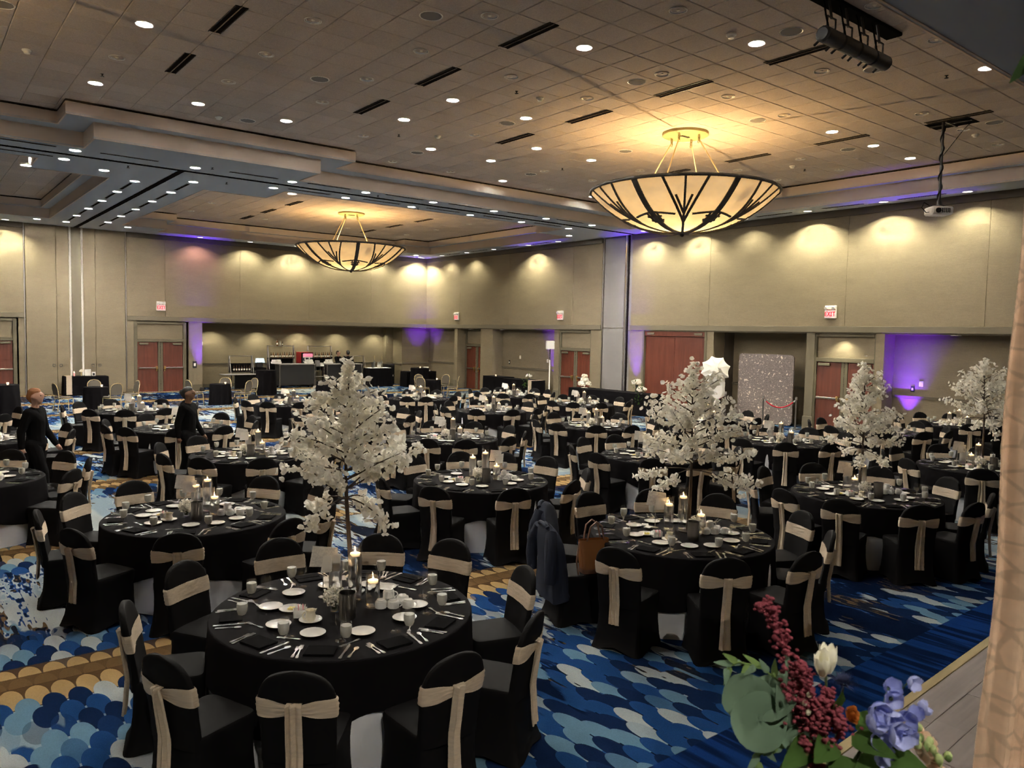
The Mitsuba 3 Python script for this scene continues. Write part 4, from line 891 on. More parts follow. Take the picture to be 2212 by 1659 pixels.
    for nm, (e1, e2) in (('tall', (.05, .18)), ('mid', (-.13, .25) if tk != 'B' else (-.09, .16)), ('low', (.19, .03) if tk not in 'CD' else (-.10, .02))):
        tr = cp(e1 + j(), e2 + j()); vk = numbered('cylinder_vase')
        word = {'tall': 'tallest', 'mid': 'medium', 'low': 'shortest'}[nm]
        inst(vk + '__glass', 'vase_' + nm, tr); inst(vk + '__water', 'vase_water_' + nm, tr); tag(vk, f'{word} clear cylinder vase with water, {where}', 'vase', 'cylinder vases')
        ck = numbered('floating_candle'); inst(ck + '__wax', 'candle_' + nm, tr); inst(ck + '__flame', 'flame_' + nm, tr); tag(ck, f'lit candle floating in the {word} vase, {where}', 'candle', 'floating candles')
    mk = numbered('menu_card'); tr = cp((-.23 if tk not in 'FJ' else .17) + j(), .22 + j(), rz=.25 + .3 * jr.normal())
    inst(mk + '__sheet', 'menu_card', tr); inst(mk + '__second_sheet', 'menu_card_b', tr); inst(mk + '__wire_stand', 'menu_stand', tr); tag(mk, f'white printed sheets clipped on a wire stand, {where}', 'menu card', 'menu cards')
    for ci, (e1, e2, z) in enumerate(((.26, .02, 0), (.35, .03, 0), (.455, .04, 0), (.30, .11, 0), (.40, .13, 0), (.31, .065, .063))):
        uk = numbered('coffee_cup'); tr = cp(e1, e2, TZ + .001 + z, (0 if ci == 2 else jr.random() * 2 - 1)); inst(uk + '__bowl', 'cup_body', tr); inst(uk + '__handle', 'cup_handle', tr)
        tag(uk, (f'white coffee cup stacked atop the cluster, {where}' if z else f'white coffee cup, {("front of cluster nearer the cooler", "front middle of the cluster", "front of cluster, handle out", "rear of cluster nearer the vases", "rear of cluster farther out")[ci]}, {where}'), 'cup', 'upturned coffee cups ' + grp)
    dk = numbered('sugar_caddy'); tr = cp(-.27 + j(), -.16 + j(), rz=.3); inst(dk + '__box', 'caddy_body', tr)
    for q in range(5): inst(dk + '__packet', 'packet_b' if q in (1, 3) else 'packet_a', cp(-.27 + .016 * (q - 2), -.16 + .01 * (q % 2), TZ + .012, .3 + PI / 2 + .2 * math.sin(q * 3)))
    tag(dk, f'white sugar caddy full of packets, {where}', 'sugar caddy', 'sugar caddies')
    sk = inst('saucer', 'saucer', cp(-.17, -.27)); tag(sk, f'white saucer under the creamer, {where}', 'saucer', 'saucers')
    mk = numbered('creamer'); tr = cp(-.17, -.27, TZ + .010, .5); inst(mk + '__jug', 'creamer_body', tr); inst(mk + '__handle', 'creamer_handle', tr); inst(mk + '__spout', 'creamer_spout', tr); tag(mk, f'small cream jug on a saucer, {where}', 'creamer', 'cream jugs')
    pk = inst('butter_dish', 'plate', cp(-.36, -.07)); tag(pk, f'white butter dish beside the sugar caddy, {where}', 'dish', 'butter dishes')
    for q in range(4):
        k = inst('butter_pat', 'butter_pat', cp(-.36 + .026 * (q % 2) - .01, -.07 + .024 * (q // 2) - .01, TZ + .012, q * .8)); tag(k, f'yellow butter pat on the dish, {where}', 'butter', 'butter pats ' + grp)
k = put('flatware', cat(*far_forks), 'm_chrome'); tag(k, 'steel knives and forks laid on the distant tables', 'flatware', kind='stuff')
# ------------------------------------------------------------------ blossom trees on the front row
def petal_pts(L, w): return np.array([(0, 0, 0), (w * .55, L * .35, L * .10), (w * .5, L * .82, L * .22), (0, L, L * .20), (-w * .5, L * .82, L * .22), (-w * .55, L * .35, L * .10), (0, L * .5, L * .03)])
PF = np.array([(0, 1, 6), (1, 2, 6), (2, 3, 6), (3, 4, 6), (4, 5, 6), (5, 0, 6)])
def frame_from(n_, r_):
    n_ = n_ / np.linalg.norm(n_); a = np.cross(n_, r_.normal(size=3)); a /= np.linalg.norm(a); return np.c_[a, np.cross(n_, a), n_]
def blossom_tree(x, y, seed, label, H=1.72, crown=.46, low=.78, lean=(0, 0), wide=1.0):
    r_ = np.random.default_rng(seed); key = numbered('blossom_tree'); z0 = TZ + .012
    top = np.array([x + lean[0], y + lean[1], z0 + H]); base = np.array([x, y, z0])
    def axis(t): return base + (top - base) * t + np.array([.03 * math.sin(t * 5 + seed), .03 * math.sin(t * 4 + 2 * seed), 0]) * t
    put(key + '__base', lathe([(0, 0), (.10, 0), (.10, .008), (.03, .014), (0, .014)], 24) .apply_translation((x, y, TZ + .001)), 'm_black_metal', 40)
    put(key + '__trunk', tube([axis(t) for t in np.linspace(0, .96, 16)], np.linspace(.021, .005, 16), 8), 'm_bark', 50)
    br, pts = [], []
    levels = np.r_[np.linspace(low / H, .90, 12)]
    for li, t in enumerate(levels):
        f = (t - levels[0]) / (1 - levels[0]); n = 4 if f < .55 else 3
        for b in range(n):
            a = li * 2.399 + b * 2 * PI / n + r_.normal() * .3
            L = crown * wide * ((1 - f) ** .75 * .95 + .16) * (.75 + .45 * r_.random()); rise = (.05 + .38 * f + .16 * r_.normal() * (1 - f)) * L * 2
            if li == 0: rise = -.10 - .06 * r_.random()
            p0 = axis(t - .05); d = np.array([math.cos(a), math.sin(a), 0])
            c = [p0 + d * L * u + np.array([0, 0, rise * u ** 1.3 + .03 * math.sin(u * 3)]) for u in np.linspace(0, 1, 6)]
            br.append(tube(c, np.linspace(.0075, .002, 6), 5)); m_ = int(34 * (L / crown) + 10)
            for _ in range(m_):
                u = r_.uniform(.28 if li else .45, 1.04); q = c[0] + (c[-1] - c[0]) * min(u, 1) + np.array([0, 0, rise * (min(u, 1) ** 1.3 - min(u, 1))]); pts.append(q + r_.normal(size=3) * np.array([.030, .030, .026]))
    for u in np.linspace(.86, 1.0, 10): pts += [axis(u) + r_.normal(size=3) * .032 for _ in range(9)]
    put(key + '__branch', cat(*br), 'm_bark', 50); labels[key + '__branch'] = {'kind': 'stuff'}
    V, F, k = [], [], 0
    for p in pts:
        nrm = r_.normal(size=3) + np.array([0, 0, .7]) + (p - axis(.7)) * 2.0; fr = frame_from(nrm, r_)
        for q in range(5):
            a = q * 2 * PI / 5; pp = petal_pts(.024 * r_.uniform(.8, 1.25), .027); pp[:, 2] *= r_.uniform(.5, 3.4)
            pp = np.c_[pp[:, 0] * math.cos(a) - pp[:, 1] * math.sin(a), pp[:, 0] * math.sin(a) + pp[:, 1] * math.cos(a), pp[:, 2]]
            V.append(pp @ fr.T + p); F.append(PF + k); k += 7
    put(key + '__blossoms', trimesh.Trimesh(np.vstack(V), np.vstack(F), process=False), 'm_petal'); labels[key + '__blossoms'] = {'kind': 'stuff'}
    tag(key, label, 'blossom tree', 'white blossom trees on the front row')
def on_table(tk, e1, e2):
    p = np.array(NAMES[tk][:2]) + E1 * e1 + E2 * e2; return p
p = on_table('A', -.02, .36); blossom_tree(p[0], p[1], 3, 'white artificial blossom tree on the front table closest to the stage', lean=(-.06, .03), low=.80, crown=.45)
p = on_table('B', .10, .12); blossom_tree(p[0], p[1], 8, 'white artificial blossom tree on the table with the jacket and brown bag', H=1.70, low=.72, crown=.54, lean=(.0, -.02))
p = on_table('C', .05, .26); blossom_tree(p[0], p[1], 14, 'white artificial blossom tree in front of the red door and violet light', H=1.66, low=.62, crown=.46, lean=(-.04, -.02))
p = on_table('D', .17, .22); blossom_tree(p[0], p[1], 21, 'sparse white artificial blossom tree beside the peach curtain', H=1.72, low=.85, crown=.52, lean=(.02, .02))

# ------------------------------------------------------------------ jackets and the bag at the second front table
def jacket(name, x, y, rz, label, L=.62, sleeves=True, side=0.0):
    key = numbered(name); r_ = np.random.default_rng(4); n = 40; out = []
    for z, g, e in ((.965, -.10, 0), (.952, .004, 0), (.93, .020, .0), (.88, .028, .005), (.78, .034, .01), (.62, .040, .02), (.48, .05, .03), (.95 - L, .06, .04), (.95 - L - .03, .065, .03)):
        ring = back_ring(min(max(z, .39), .935), n, max(g, -.015)); ring[:, 2] = z
        t = np.arange(n); ring[:, 1] -= e; fold = .010 * np.sin(t * 1.25 + z * 5) + .007 * np.sin(t * .63 + 2); lim = np.clip((.95 - z) / .3, 0, 1); ctr = ring.mean(0)
        d = ring - ctr; d[:, 2] = 0; d /= np.linalg.norm(d, axis=1, keepdims=True) + 1e-9; ring += d * (fold * lim)[:, None]
        ring[:, 0] += side * lim * .1; ring[:, 2] += .03 * np.sin(t * .31) * (lim > .9); out.append(ring)
    tr = TR(x, y, 0, rz)
    put(key + '__body', loft(out, True, False), 'm_denim', 60, tr)
    for s in (-1, 1):
        P = [(s * .16, -.30, .90), (s * .235, -.33, .76), (s * .255, -.34, .60), (s * .245, -.33, .44)]
        put(key + '__sleeve', tube(P, [.05, .06, .055, .05], 12), 'm_denim', 60, tr)
    put(key + '__collar', tube([(-.11, -.315, .93), (-.05, -.33, .955), (.05, -.33, .955), (.11, -.315, .93)], .02, 8), 'm_denim', 60, tr)
    tag(key, label, 'jacket', 'dark jackets on chair backs')
bt = NAMES['B']
def seat_pose(tk, deg, R=1.165): a = math.radians(deg); return NAMES[tk][0] + R * math.cos(a), NAMES[tk][1] + R * math.sin(a), a + PI / 2
jx, jy, ja = seat_pose('B', 158); jacket('jacket', jx, jy, ja + .05 * math.sin(158 * 3.3 + 1), 'dark navy jacket hung over a chair back beside the brown leather bag', .66)
jx2, jy2, ja2 = seat_pose('B', 122); jacket('jacket', jx2, jy2, ja2 + .05 * math.sin(122 * 3.3 + 1), 'dark navy jacket draped on a chair back behind the printed sheets', .40)
key = numbered('tote_bag'); pb = np.array([jx, jy]) + E1 * .19 - E2 * .06
tr = TR(pb[0], pb[1], .0, -YAW + .35)
prof = []
for z, w, d in ((.46, .105, .055), (.47, .125, .065), (.60, .14, .065), (.74, .15, .05), (.80, .155, .035)):
    prof.append(sqr(w, -d, d, z, 28, .35))
put(key + '__body', loft(prof, True, False), 'm_leather', 50, tr)
put(key + '__base_panel', loft([sqr(.108, -.058, .058, .458, 28, .35), sqr(.128, -.068, .068, .472, 28, .35), sqr(.133, -.069, .069, .52, 28, .35)], True, False), 'm_strap', 50, tr)
for s in (-1, 1): put(key + '__handle', tube([(-.09, s * .04, .79), (-.06, s * .05, .93), (0, s * .05, .975), (.06, s * .05, .93), (.09, s * .04, .79)], .009, 7), 'm_strap', 50, tr)
put(key + '__shoulder_strap', tube([(-.15, 0, .78), (-.19, -.03, .6), (-.17, -.06, .42), (-.05, -.08, .34), (.10, -.08, .37), (.20, -.06, .47), (.30, -.02, .50)], .009, 7), 'm_strap', 50, tr)
put(key + '__buckle', move(torus(.022, .005, 14, 6, 'y'), .06, -.085, .53), 'm_brass', 50, tr)
tag(key, 'brown leather tote bag with straps hanging at the jacketed chair', 'bag')
for i, (e1, e2, a) in enumerate(((-.30, .18, .3), (-.12, -.33, -.4), (.52, .25, .2), (-.30, .36, .8))):
    p = on_table('B', e1, e2); k = put('note_card', cat(hull([(-.05, -.035, 0), (.05, -.035, 0), (.05, .035, 0), (-.05, .035, 0), (-.05, -.035, .0015), (.05, .035, .0015)])), 'm_paper', False, TR(p[0], p[1], TZ + .022 if i == 0 else TZ + .002, a)); tag(k, f'small white paper card lying on the jacket table, {["beside the printed sheets", "in front of the metal cooler", "near the coffee cups", "by the farther jacket"][i]}', 'card')
p = on_table('A', -.22, .66); k = put('note_card', cbx(-.09, .09, -.06, .06, 0, .002, .0005), 'm_paper', False, TR(p[0], p[1], TZ + .002, -.4)); tag(k, 'white folded sheet lying behind the candles on the front table', 'card')

# ------------------------------------------------------------------ gold-framed banquet chairs without covers
def gold_chair_meshes():
    fr = [tube([(-.185, -.20, .44), (-.20, -.215, .55), (-.21, -.24, .72), (-.185, -.262, .82), (-.12, -.278, .885), (0, -.286, .91), (.12, -.278, .885), (.185, -.262, .82), (.21, -.24, .72), (.20, -.215, .55), (.185, -.20, .44)], .0125, 8)]
    back = loft([np.c_[x, y, np.full(14, z)] for z, w, yy in ((.53, .185, -.212), (.62, .192, -.225), (.72, .192, -.24), (.81, .168, -.258), (.86, .13, -.270), (.885, .08, -.278)) for x, y in [(np.r_[np.linspace(-w, w, 7), np.linspace(w, -w, 7)], np.r_[np.full(7, yy - .015), np.full(7, yy + .022)])]])
    seat = cbx(-.205, .205, -.20, .22, .42, .475, .022)
    legs = []
    for s in (-1, 1):
        legs.append(tube([(s * .175, .20, .42), (s * .185, .215, .40), (s * .20, .235, .0)], .0115, 8)); legs.append(tube([(s * .17, -.17, .42), (s * .185, -.2, .3), (s * .19, -.25, .0)], .0115, 8))
    seatrail = tube([(-.2, -.2, .415), (-.2, .21, .41), (.2, .21, .41), (.2, -.2, .415), (-.2, -.2, .415)], .011, 6)
    return fr[0], back, seat, legs, seatrail
gf, gb, gs, gl, gr = gold_chair_meshes()
proto('g_frame', gf, 'm_gold', 50); proto('g_back', gb, 'm_wall_dark', 40); proto('g_seat', gs, 'm_wall_dark'); proto('g_rail', gr, 'm_gold', 50)
for i in range(4): proto(f'g_leg{i}', gl[i], 'm_gold', 50)
def gold_chair(x, y, rz, label, group):
    key = numbered('banquet_chair'); tr = TR(x, y, 0, rz)
    for part, pr in (('back_frame', 'g_frame'), ('backrest', 'g_back'), ('seat', 'g_seat'), ('seat_rail', 'g_rail')): inst(f'{key}__{part}', pr, tr)
    for i in range(4): inst(f'{key}__leg', f'g_leg{i}', tr)
    tag(key, label, 'chair', group)
def small_cloth(R, zt, seed, floor=.01, n=96, nf=9, amp=.03):
    t = np.arange(n) * 2 * PI / n; out = [np.c_[r * np.cos(t), r * np.sin(t), np.full(n, zt)] for r in (.02, R * .7, R - .01)]
    for i in range(9):
        d = i / 8; rr = R + d * .02 + amp * d ** .7 * np.cos(nf * t + seed) ; out.append(np.c_[rr * np.cos(t), rr * np.sin(t), np.full(n, zt - .008 - (zt - .008 - floor) * d)])
    return loft(out, True, False)
proto('tealight_cup', lathe([(0, 0), (.028, 0), (.034, .05), (.036, .07), (.033, .07), (.030, .05), (.025, .006), (0, .006)], 14), 'm_white', 40, ((1.6, 1.0, .5), .2))
def draped_round(x, y, R, z, label, candle, seed):
    k = put('cafe_table', small_cloth(R, z, seed), 'm_cloth_black', 60, TR(x, y)); tag(k, label, 'table')
    if candle:
        k = inst('votive_candle', 'tealight_cup', TR(x + candle[0], y + candle[1], z + .002)); tag(k, 'glowing votive candle on the ' + label, 'candle')
CT = [((5.10, 28.55), .36, [(4.12, 28.3, -1.35), (5.25, 29.55, 3.05), (5.45, 27.85, .35), (6.2, 28.9, 1.75)], 'by the storage closet panels'),
      ((9.15, 28.6), .36, [(8.3, 28.75, -1.3), (9.6, 29.5, 2.7), (9.75, 27.95, .65), (10.35, 29.0, 1.9)], 'between red double door and bar'),
      ((18.0, 28.2), .36, [(17.25, 27.75, -1.0), (18.1, 29.3, 3.0), (18.75, 27.75, .9), (19.0, 28.9, 2.0)], 'by the recessed red door'),
      ((13.4, 28.9), .36, [(14.25, 28.35, 1.2), (14.9, 29.3, 1.7)], 'behind the tallest blossom tree')]
for (c, R, ch, where) in CT:
    draped_round(c[0], c[1], R, .75, 'small round black-draped table ' + where, (.15, -.12), c[0])
    for i, (x, y, rz) in enumerate(ch): gold_chair(x, y, rz, f'gold-framed chair with dark back, {ordinal(i)} clockwise, small table {where}', 'gold-framed chairs ' + where)
draped_round(2.3, 26.3, .42, 1.03, 'tall navy-black draped cocktail table near the cut-off red door', (.12, -.2), 2.0)
draped_round(12.15, 32.0, .40, 1.05, 'tall black draped cocktail table in front of the bar', None, 1.0)
draped_round(20.5, 33.3, .46, 1.0, 'tall black draped cocktail table at the violet corner', (-.1, -.2), 3.0)

def draped_box(name, x0, x1, y0, y1, z, label, catg='table', m='m_cloth_black', seed=1):
    """A rectangular table under a floor-length pleated cloth."""
    n = 160; per = []
    for i in range(n):
        s = i / n * 4; k_ = int(s); u = s - k_; per.append([(x0 + (x1 - x0) * u, y0), (x1, y0 + (y1 - y0) * u), (x1 - (x1 - x0) * u, y1), (x0, y1 - (y1 - y0) * u)][k_])
    per = np.array(per); c = per.mean(0); d = per - c; nd = d / np.linalg.norm(d, axis=1, keepdims=True); out = [np.c_[c + d * .02, np.full(n, z)], np.c_[c + d * .6, np.full(n, z)], np.c_[per - nd * .008, np.full(n, z)]]
    f = .5 * np.cos(np.arange(n) * 1.1 + seed) + .5 * np.cos(np.arange(n) * .53)
    for i in range(8):
        u = i / 7; out.append(np.c_[per + nd * (u * .02 + .014 * u ** .6 * f[:, None]), np.full(n, (z - .008) * (1 - u) + .008 * u)])
    k = put(name, loft(out, True, False), m, 60); tag(k, label, catg)
    return k
draped_box('gift_table', 5.05, 6.6, 34.35, 34.95, .76, 'long black-draped table against the storage closet panels')
draped_box('head_table', 20.35, 21.05, 17.95, 22.1, .77, 'long black-draped head table before the grey pocket panel')
draped_box('side_table', 21.25, 21.95, 27.5, 28.95, .84, 'black-draped table under the chair rail, by the recessed door')
draped_box('side_table', 21.25, 21.95, 25.35, 27.5, .80, 'black-draped table with flowers near the loudspeaker')
draped_box('booth_table', 21.15, 21.75, 16.05, 16.6, .86, 'small black-draped table holding a picture frame')
draped_box('corner_table', 20.15, 21.9, 33.95, 34.6, .78, 'low black-draped table behind the tall corner table')
k = inst('votive_candle', 'tealight_cup', TR(21.5, 28.3, .842)); tag(k, 'glowing votive candle on the draped table by the recessed door', 'candle')
# on the gift table
k = put('table_runner', cat(bx(5.10, 5.30, 34.33, 34.9, .768, .774), bx(5.10, 5.30, 34.300, 34.312, .05, .774)), 'm_sash'); tag(k, 'champagne runner hanging over one end of the gift table', 'runner')
lk = numbered('table_lamp')
put(lk + '__base', cyl((5.68, 34.65, .765), (5.68, 34.65, .93), .02), 'm_gold', 40); put(lk + '__shade', move(lathe([(.03, .10), (.09, .0), (.088, .0), (.028, .10)], 18, True), 5.68, 34.65, .93), 'm_wax', 40, emitter=glow(2.6, 1.7, .8, .2)); tag(lk, 'small glowing lamp on the gift table', 'lamp')
fk = numbered('framed_picture'); put(fk + '__frame', cbx(5.8, 6.02, 34.62, 34.64, .765, 1.03, .006), 'm_white'); put(fk + '__picture', bx(5.82, 6.0, 34.612, 34.62, .785, 1.01), 'm_paper'); tag(fk, 'white framed sign standing on the gift table', 'frame')
fk = numbered('framed_picture'); put(fk + '__frame', cbx(6.03, 6.16, 34.5, 34.515, .765, .93, .005), 'm_white'); put(fk + '__picture', bx(6.055, 6.13, 34.492, 34.5, .79, .88), 'm_black_metal'); tag(fk, 'smaller framed picture on the gift table', 'frame')
hk = numbered('pillar_candle'); put(hk + '__wax', lathe([(0, 0), (.035, 0), (.035, .14), (0, .14)], 14).apply_translation((5.42, 34.6, .765)), 'm_pink', 40); put(hk + '__glow', lathe([(0, .14), (.02, .15), (.012, .18), (0, .19)], 10).apply_translation((5.42, 34.6, .765)), 'm_flame_body', 40, emitter=glow(20, 10, 4, .1)); tag(hk, 'pink pillar candle on the gift table runner', 'candle')

# ------------------------------------------------------------------ flowers standing on the far tables
def flower_ball(key, c, R, n, r_, m='m_petal', size=.045, squash=.8):
    V, F, k = [], [], 0
    for i in range(n):
        d = r_.normal(size=3); d /= np.linalg.norm(d); d[2] = abs(d[2]) * .9 - .25 * (r_.random() < .3); p = np.array(c) + d * R * np.array([1, 1, squash]) * r_.uniform(.75, 1.05); fr = frame_from(d + .3 * r_.normal(size=3), r_)
        for q in range(6):
            a = q * 2 * PI / 6; pp = petal_pts(size, size); pp[:, 2] *= 1.6
            pp = np.c_[pp[:, 0] * math.cos(a) - pp[:, 1] * math.sin(a), pp[:, 0] * math.sin(a) + pp[:, 1] * math.cos(a), pp[:, 2]]; V.append(pp @ fr.T + p); F.append(PF + k); k += 7
    k = put(key, trimesh.Trimesh(np.vstack(V), np.vstack(F), process=False), m); labels[k] = {'kind': 'stuff'}
def vase_flowers(x, y, z, hv, R, n, seed, label, m='m_petal', vm='m_black_metal', trail=False):
    r_ = np.random.default_rng(seed); key = numbered('flower_arrangement')
    put(key + '__vase', lathe([(0, 0), (.06, 0), (.05, hv * .3), (.035, hv * .7), (.06, hv), (.05, hv), (0, hv * .9)], 18).apply_translation((x, y, z)), vm, 40)
    flower_ball(key + '__blooms', (x, y, z + hv + R * .5), R, n, r_, m)
    lv = []
    for i in range(26):
        d = r_.normal(size=3); d /= np.linalg.norm(d); p = np.array([x, y, z + hv + R * .3]) + d * R * .9; lv.append(hull([p, p + d * .09 + [0, 0, .02], p + d * .05 + np.cross(d, [0, 0, 1]) * .025, p + d * .05 - np.cross(d, [0, 0, 1]) * .025]))
    if trail:
        for i in range(30):
            p = np.array([x + r_.normal() * .06 - .12, y + r_.normal() * .08, z + hv - .02 - r_.random() * .38]); lv.append(hull([p, p + [-.01, .03, -.06], p + [.02, .0, -.03], p + [-.02, .02, -.02]]))
    k = put(key + '__foliage', cat(*lv), 'm_leaf'); labels[k] = {'kind': 'stuff'}
    tag(key, label, 'flowers')
vase_flowers(20.75, 18.95, .77, .28, .17, 36, 5, 'tall white flower arrangement in a dark vase on the head table')
vase_flowers(20.45, 18.45, .77, .06, .16, 32, 6, 'low white flower spray trailing over the head table front', trail=True)
vase_flowers(21.35, 25.75, .80, .10, .13, 26, 7, 'white flowers with trailing greens on the table near the loudspeaker', trail=True)
k = put('table_runner', cat(bx(21.2, 21.235, 25.42, 25.62, .1, .81), bx(21.2, 21.9, 25.42, 25.62, .803, .81)), 'm_sash'); tag(k, 'pale runner hanging off the table near the loudspeaker', 'runner')
ck = numbered('cloud_decoration'); r_ = np.random.default_rng(31)
for z, R, n in ((.92, .24, 60), (1.08, .15, 36), (1.22, .09, 22)): flower_ball(ck + '__tulle_tier', (20.7, 21.6, z), R, n, r_, 'm_petal', .055, .55)
put(ck + '__stand', lathe([(0, 0), (.14, 0), (.14, .01), (.012, .02), (.012, .5), (0, .5)], 16).apply_translation((20.7, 21.6, .772)), 'm_white', 40)
tag(ck, 'tiered white tulle decoration at the far end of the head table', 'decoration')

# ------------------------------------------------------------------ loudspeaker on its pole
key = numbered('loudspeaker'); sx, sy = 21.0, 24.0
put(key + '__cabinet', cbx(-.15, .15, -.16, .16, 2.19, 2.54, .02), 'm_white', 30, TR(sx, sy, 0, 1.0)); put(key + '__grille', cbx(-.135, .135, -.166, -.158, 2.205, 2.525, .006), 'm_paper', False, TR(sx, sy, 0, 1.0)); put(key + '__side', cbx(.146, .153, -.13, .14, 2.21, 2.52, .003), 'm_black_metal', False, TR(sx, sy, 0, 1.0))
put(key + '__pole', cyl((sx, sy, .02), (sx, sy, 1.75), .028, n=10), 'm_white', 40); put(key + '__pole_top', cyl((sx, sy, 1.75), (sx, sy, 2.2), .018, n=10), 'm_black_metal', 40); put(key + '__foot', move(lathe([(0, 0), (.25, 0), (.25, .02), (0, .03)], 24), sx, sy), 'm_white', 40)
tag(key, 'white loudspeaker on a slim white pole beside the red double door', 'loudspeaker')

# ------------------------------------------------------------------ photo booth, backdrop and rope barriers
key = numbered('backdrop')
shp = sbox(-1.03, 0, 1.03, 2.27).buffer(-.14).buffer(.14)
bd = extr(shp, .05); bd.apply_transform(np.array([[0, 0, 1, 22.35], [-1, 0, 0, 14.78], [0, 1, 0, .02], [0, 0, 0, 1.0]]))
put(key + '__panel', bd, 'm_sequin'); put(key + '__stand', cat(bx(22.4, 22.8, 13.98, 14.02, .0, .04), bx(22.4, 22.8, 15.58, 15.62, 0, .04), cyl((22.42, 14.0, .02), (22.42, 14.0, 2.1), .02), cyl((22.42, 15.6, .02), (22.42, 15.6, 2.1), .02)), 'm_black_metal'); tag(key, 'tall round-cornered glitter sequin backdrop panel in the dark recess', 'backdrop')
key = numbered('photo_booth'); px_, py_ = 19.85, 14.85; tr = TR(px_, py_, 0, -1.0)
put(key + '__foot', cbx(-.25, .25, -.25, .25, 0, .03, .01), 'm_white', False, tr); put(key + '__post', cbx(-.09, .09, -.05, .05, .03, .95, .01), 'm_white', False, tr)
hp = sbox(-.16, .93, .16, 1.50).buffer(-.12).buffer(.155)
hd = extr(hp, .10); hd.apply_transform(np.array([[1, 0, 0, 0], [0, 0, -1, .05], [0, 1, 0, 0], [0, 0, 0, 1.0]])); put(key + '__head', hd, 'm_white', False, tr)
hd2 = extr(affinity.scale(hp, .98, .98), .12); hd2.apply_transform(np.array([[1, 0, 0, .07], [0, 0, -1, .22], [0, 1, 0, .02], [0, 0, 0, 1.0]])); put(key + '__rear_shell', hd2, 'm_white', False, tr)
put(key + '__camera_ring', move(torus(.042, .012, 20, 8, 'y'), -.02, -.055, 1.36), 'm_black_metal', 50, tr); put(key + '__lens', cyl((-.02, -.05, 1.36), (-.02, -.062, 1.36), .028), 'm_pewter', 40, tr); tag(key, 'white photo booth stand with a ring camera near the glitter backdrop', 'photo booth')
key = numbered('photo_umbrella'); uc = np.array([px_ - .02, py_ + .02, 1.80]); ud = np.array([-.62, -.52, .25]); ud /= np.linalg.norm(ud); fr = frame_from(ud, np.random.default_rng(2))
apex = uc + ud * .16; rim = [uc + fr[:, 0] * .46 * math.cos(i * PI / 4 + .2) + fr[:, 1] * .46 * math.sin(i * PI / 4 + .2) for i in range(8)]
for i in range(8):
    a_, b_ = rim[i], rim[(i + 1) % 8]; P = []
    for u in np.linspace(0.001, 1, 7):
        P.append(np.array([apex + (a_ * (1 - v) + b_ * v - apex) * u + ud * (.085 * (math.sin(u * PI)) ) * .6 - (( a_ + b_) / 2 - uc) * .10 * math.sin(v * PI) * u ** 2 for v in np.linspace(0, 1, 6)]))
    put(key + '__canopy_panel', loft(P, False, False, False), 'm_paper', 40)
    put(key + '__rib', tube([apex + (a_ - apex) * u + ud * .051 * math.sin(u * PI) - ud * .004 for u in np.linspace(0, 1, 8)], .004, 5), 'm_white', 50)
put(key + '__shaft', cyl(apex + ud * .03, uc - ud * .35, .006, n=6), 'm_steel', 40); put(key + '__clamp', cyl(uc - ud * .30, (px_ + .02, py_ + .05, 1.48), .018, n=8), 'm_white', 40); tag(key, 'white eight-panel photo umbrella above the photo booth', 'umbrella')
fk = numbered('framed_picture'); tr = TR(21.4, 16.3, .865, -1.1); fm = extr(sbox(-.10, 0, .10, .26) - sbox(-.075, .025, .075, .235), .02); fm.apply_transform(np.array([[1, 0, 0, 0], [0, .2, -1, 0], [0, 1, .2, 0], [0, 0, 0, 1.0]])); put(fk + '__frame', fm, 'm_pewter', False, tr)
fm = extr(sbox(-.076, .024, .076, .236), .008); fm.apply_transform(np.array([[1, 0, 0, 0], [0, .2, -1, .004], [0, 1, .2, 0], [0, 0, 0, 1.0]])); put(fk + '__picture', fm, 'm_paper', False, tr); tag(fk, 'silver picture frame on the small draped table by the photo booth', 'frame')
def stanchion(x, y, label):
    key = numbered('stanchion'); put(key + '__base', lathe([(0, 0), (.16, 0), (.16, .015), (.04, .035), (0, .035)], 24).apply_translation((x, y, 0)), 'm_chrome', 40); put(key + '__post', cyl((x, y, .03), (x, y, .93), .024, n=14), 'm_steel', 40); put(key + '__cap', lathe([(0, .92), (.035, .92), (.038, .95), (.03, .965), (.04, .985), (.036, 1.01), (0, 1.02)], 16).apply_translation((x, y, 0)), 'm_chrome', 40); tag(key, label, 'stanchion', 'rope stanchions')
ST = [(21.25, 14.08), (21.75, 13.25), (21.6, 15.75), (21.1, 16.75)]
for (x, y), w in zip(ST, ('before the glitter backdrop, on the photo booth side', 'before the glitter backdrop, on the door side', 'behind the photo booth head', 'beside the small draped table')): stanchion(x, y, 'chrome rope stanchion ' + w)
def rope(a, b, label):
    a, b = np.array(a), np.array(b); u = np.linspace(0, 1, 18); p = a + (b - a) * u[:, None]; p[:, 2] -= .30 * 4 * u * (1 - u) * .8
    key = numbered('barrier_rope'); put(key + '__rope', tube(p, .020, 8), 'm_velvet_red', 50); put(key + '__hook', cat(cyl(p[0], p[1], .024, n=8), cyl(p[-2], p[-1], .024, n=8)), 'm_chrome', 40); labels[key + '__hook'] = {'kind': 'stuff'}; tag(key, label, 'rope')
rope((21.25, 14.05, .90), (21.75, 13.28, .90), 'red velvet rope sagging between posts before the glitter backdrop'); rope((21.6, 15.78, .90), (21.1, 16.72, .90), 'red velvet rope behind the photo booth post')
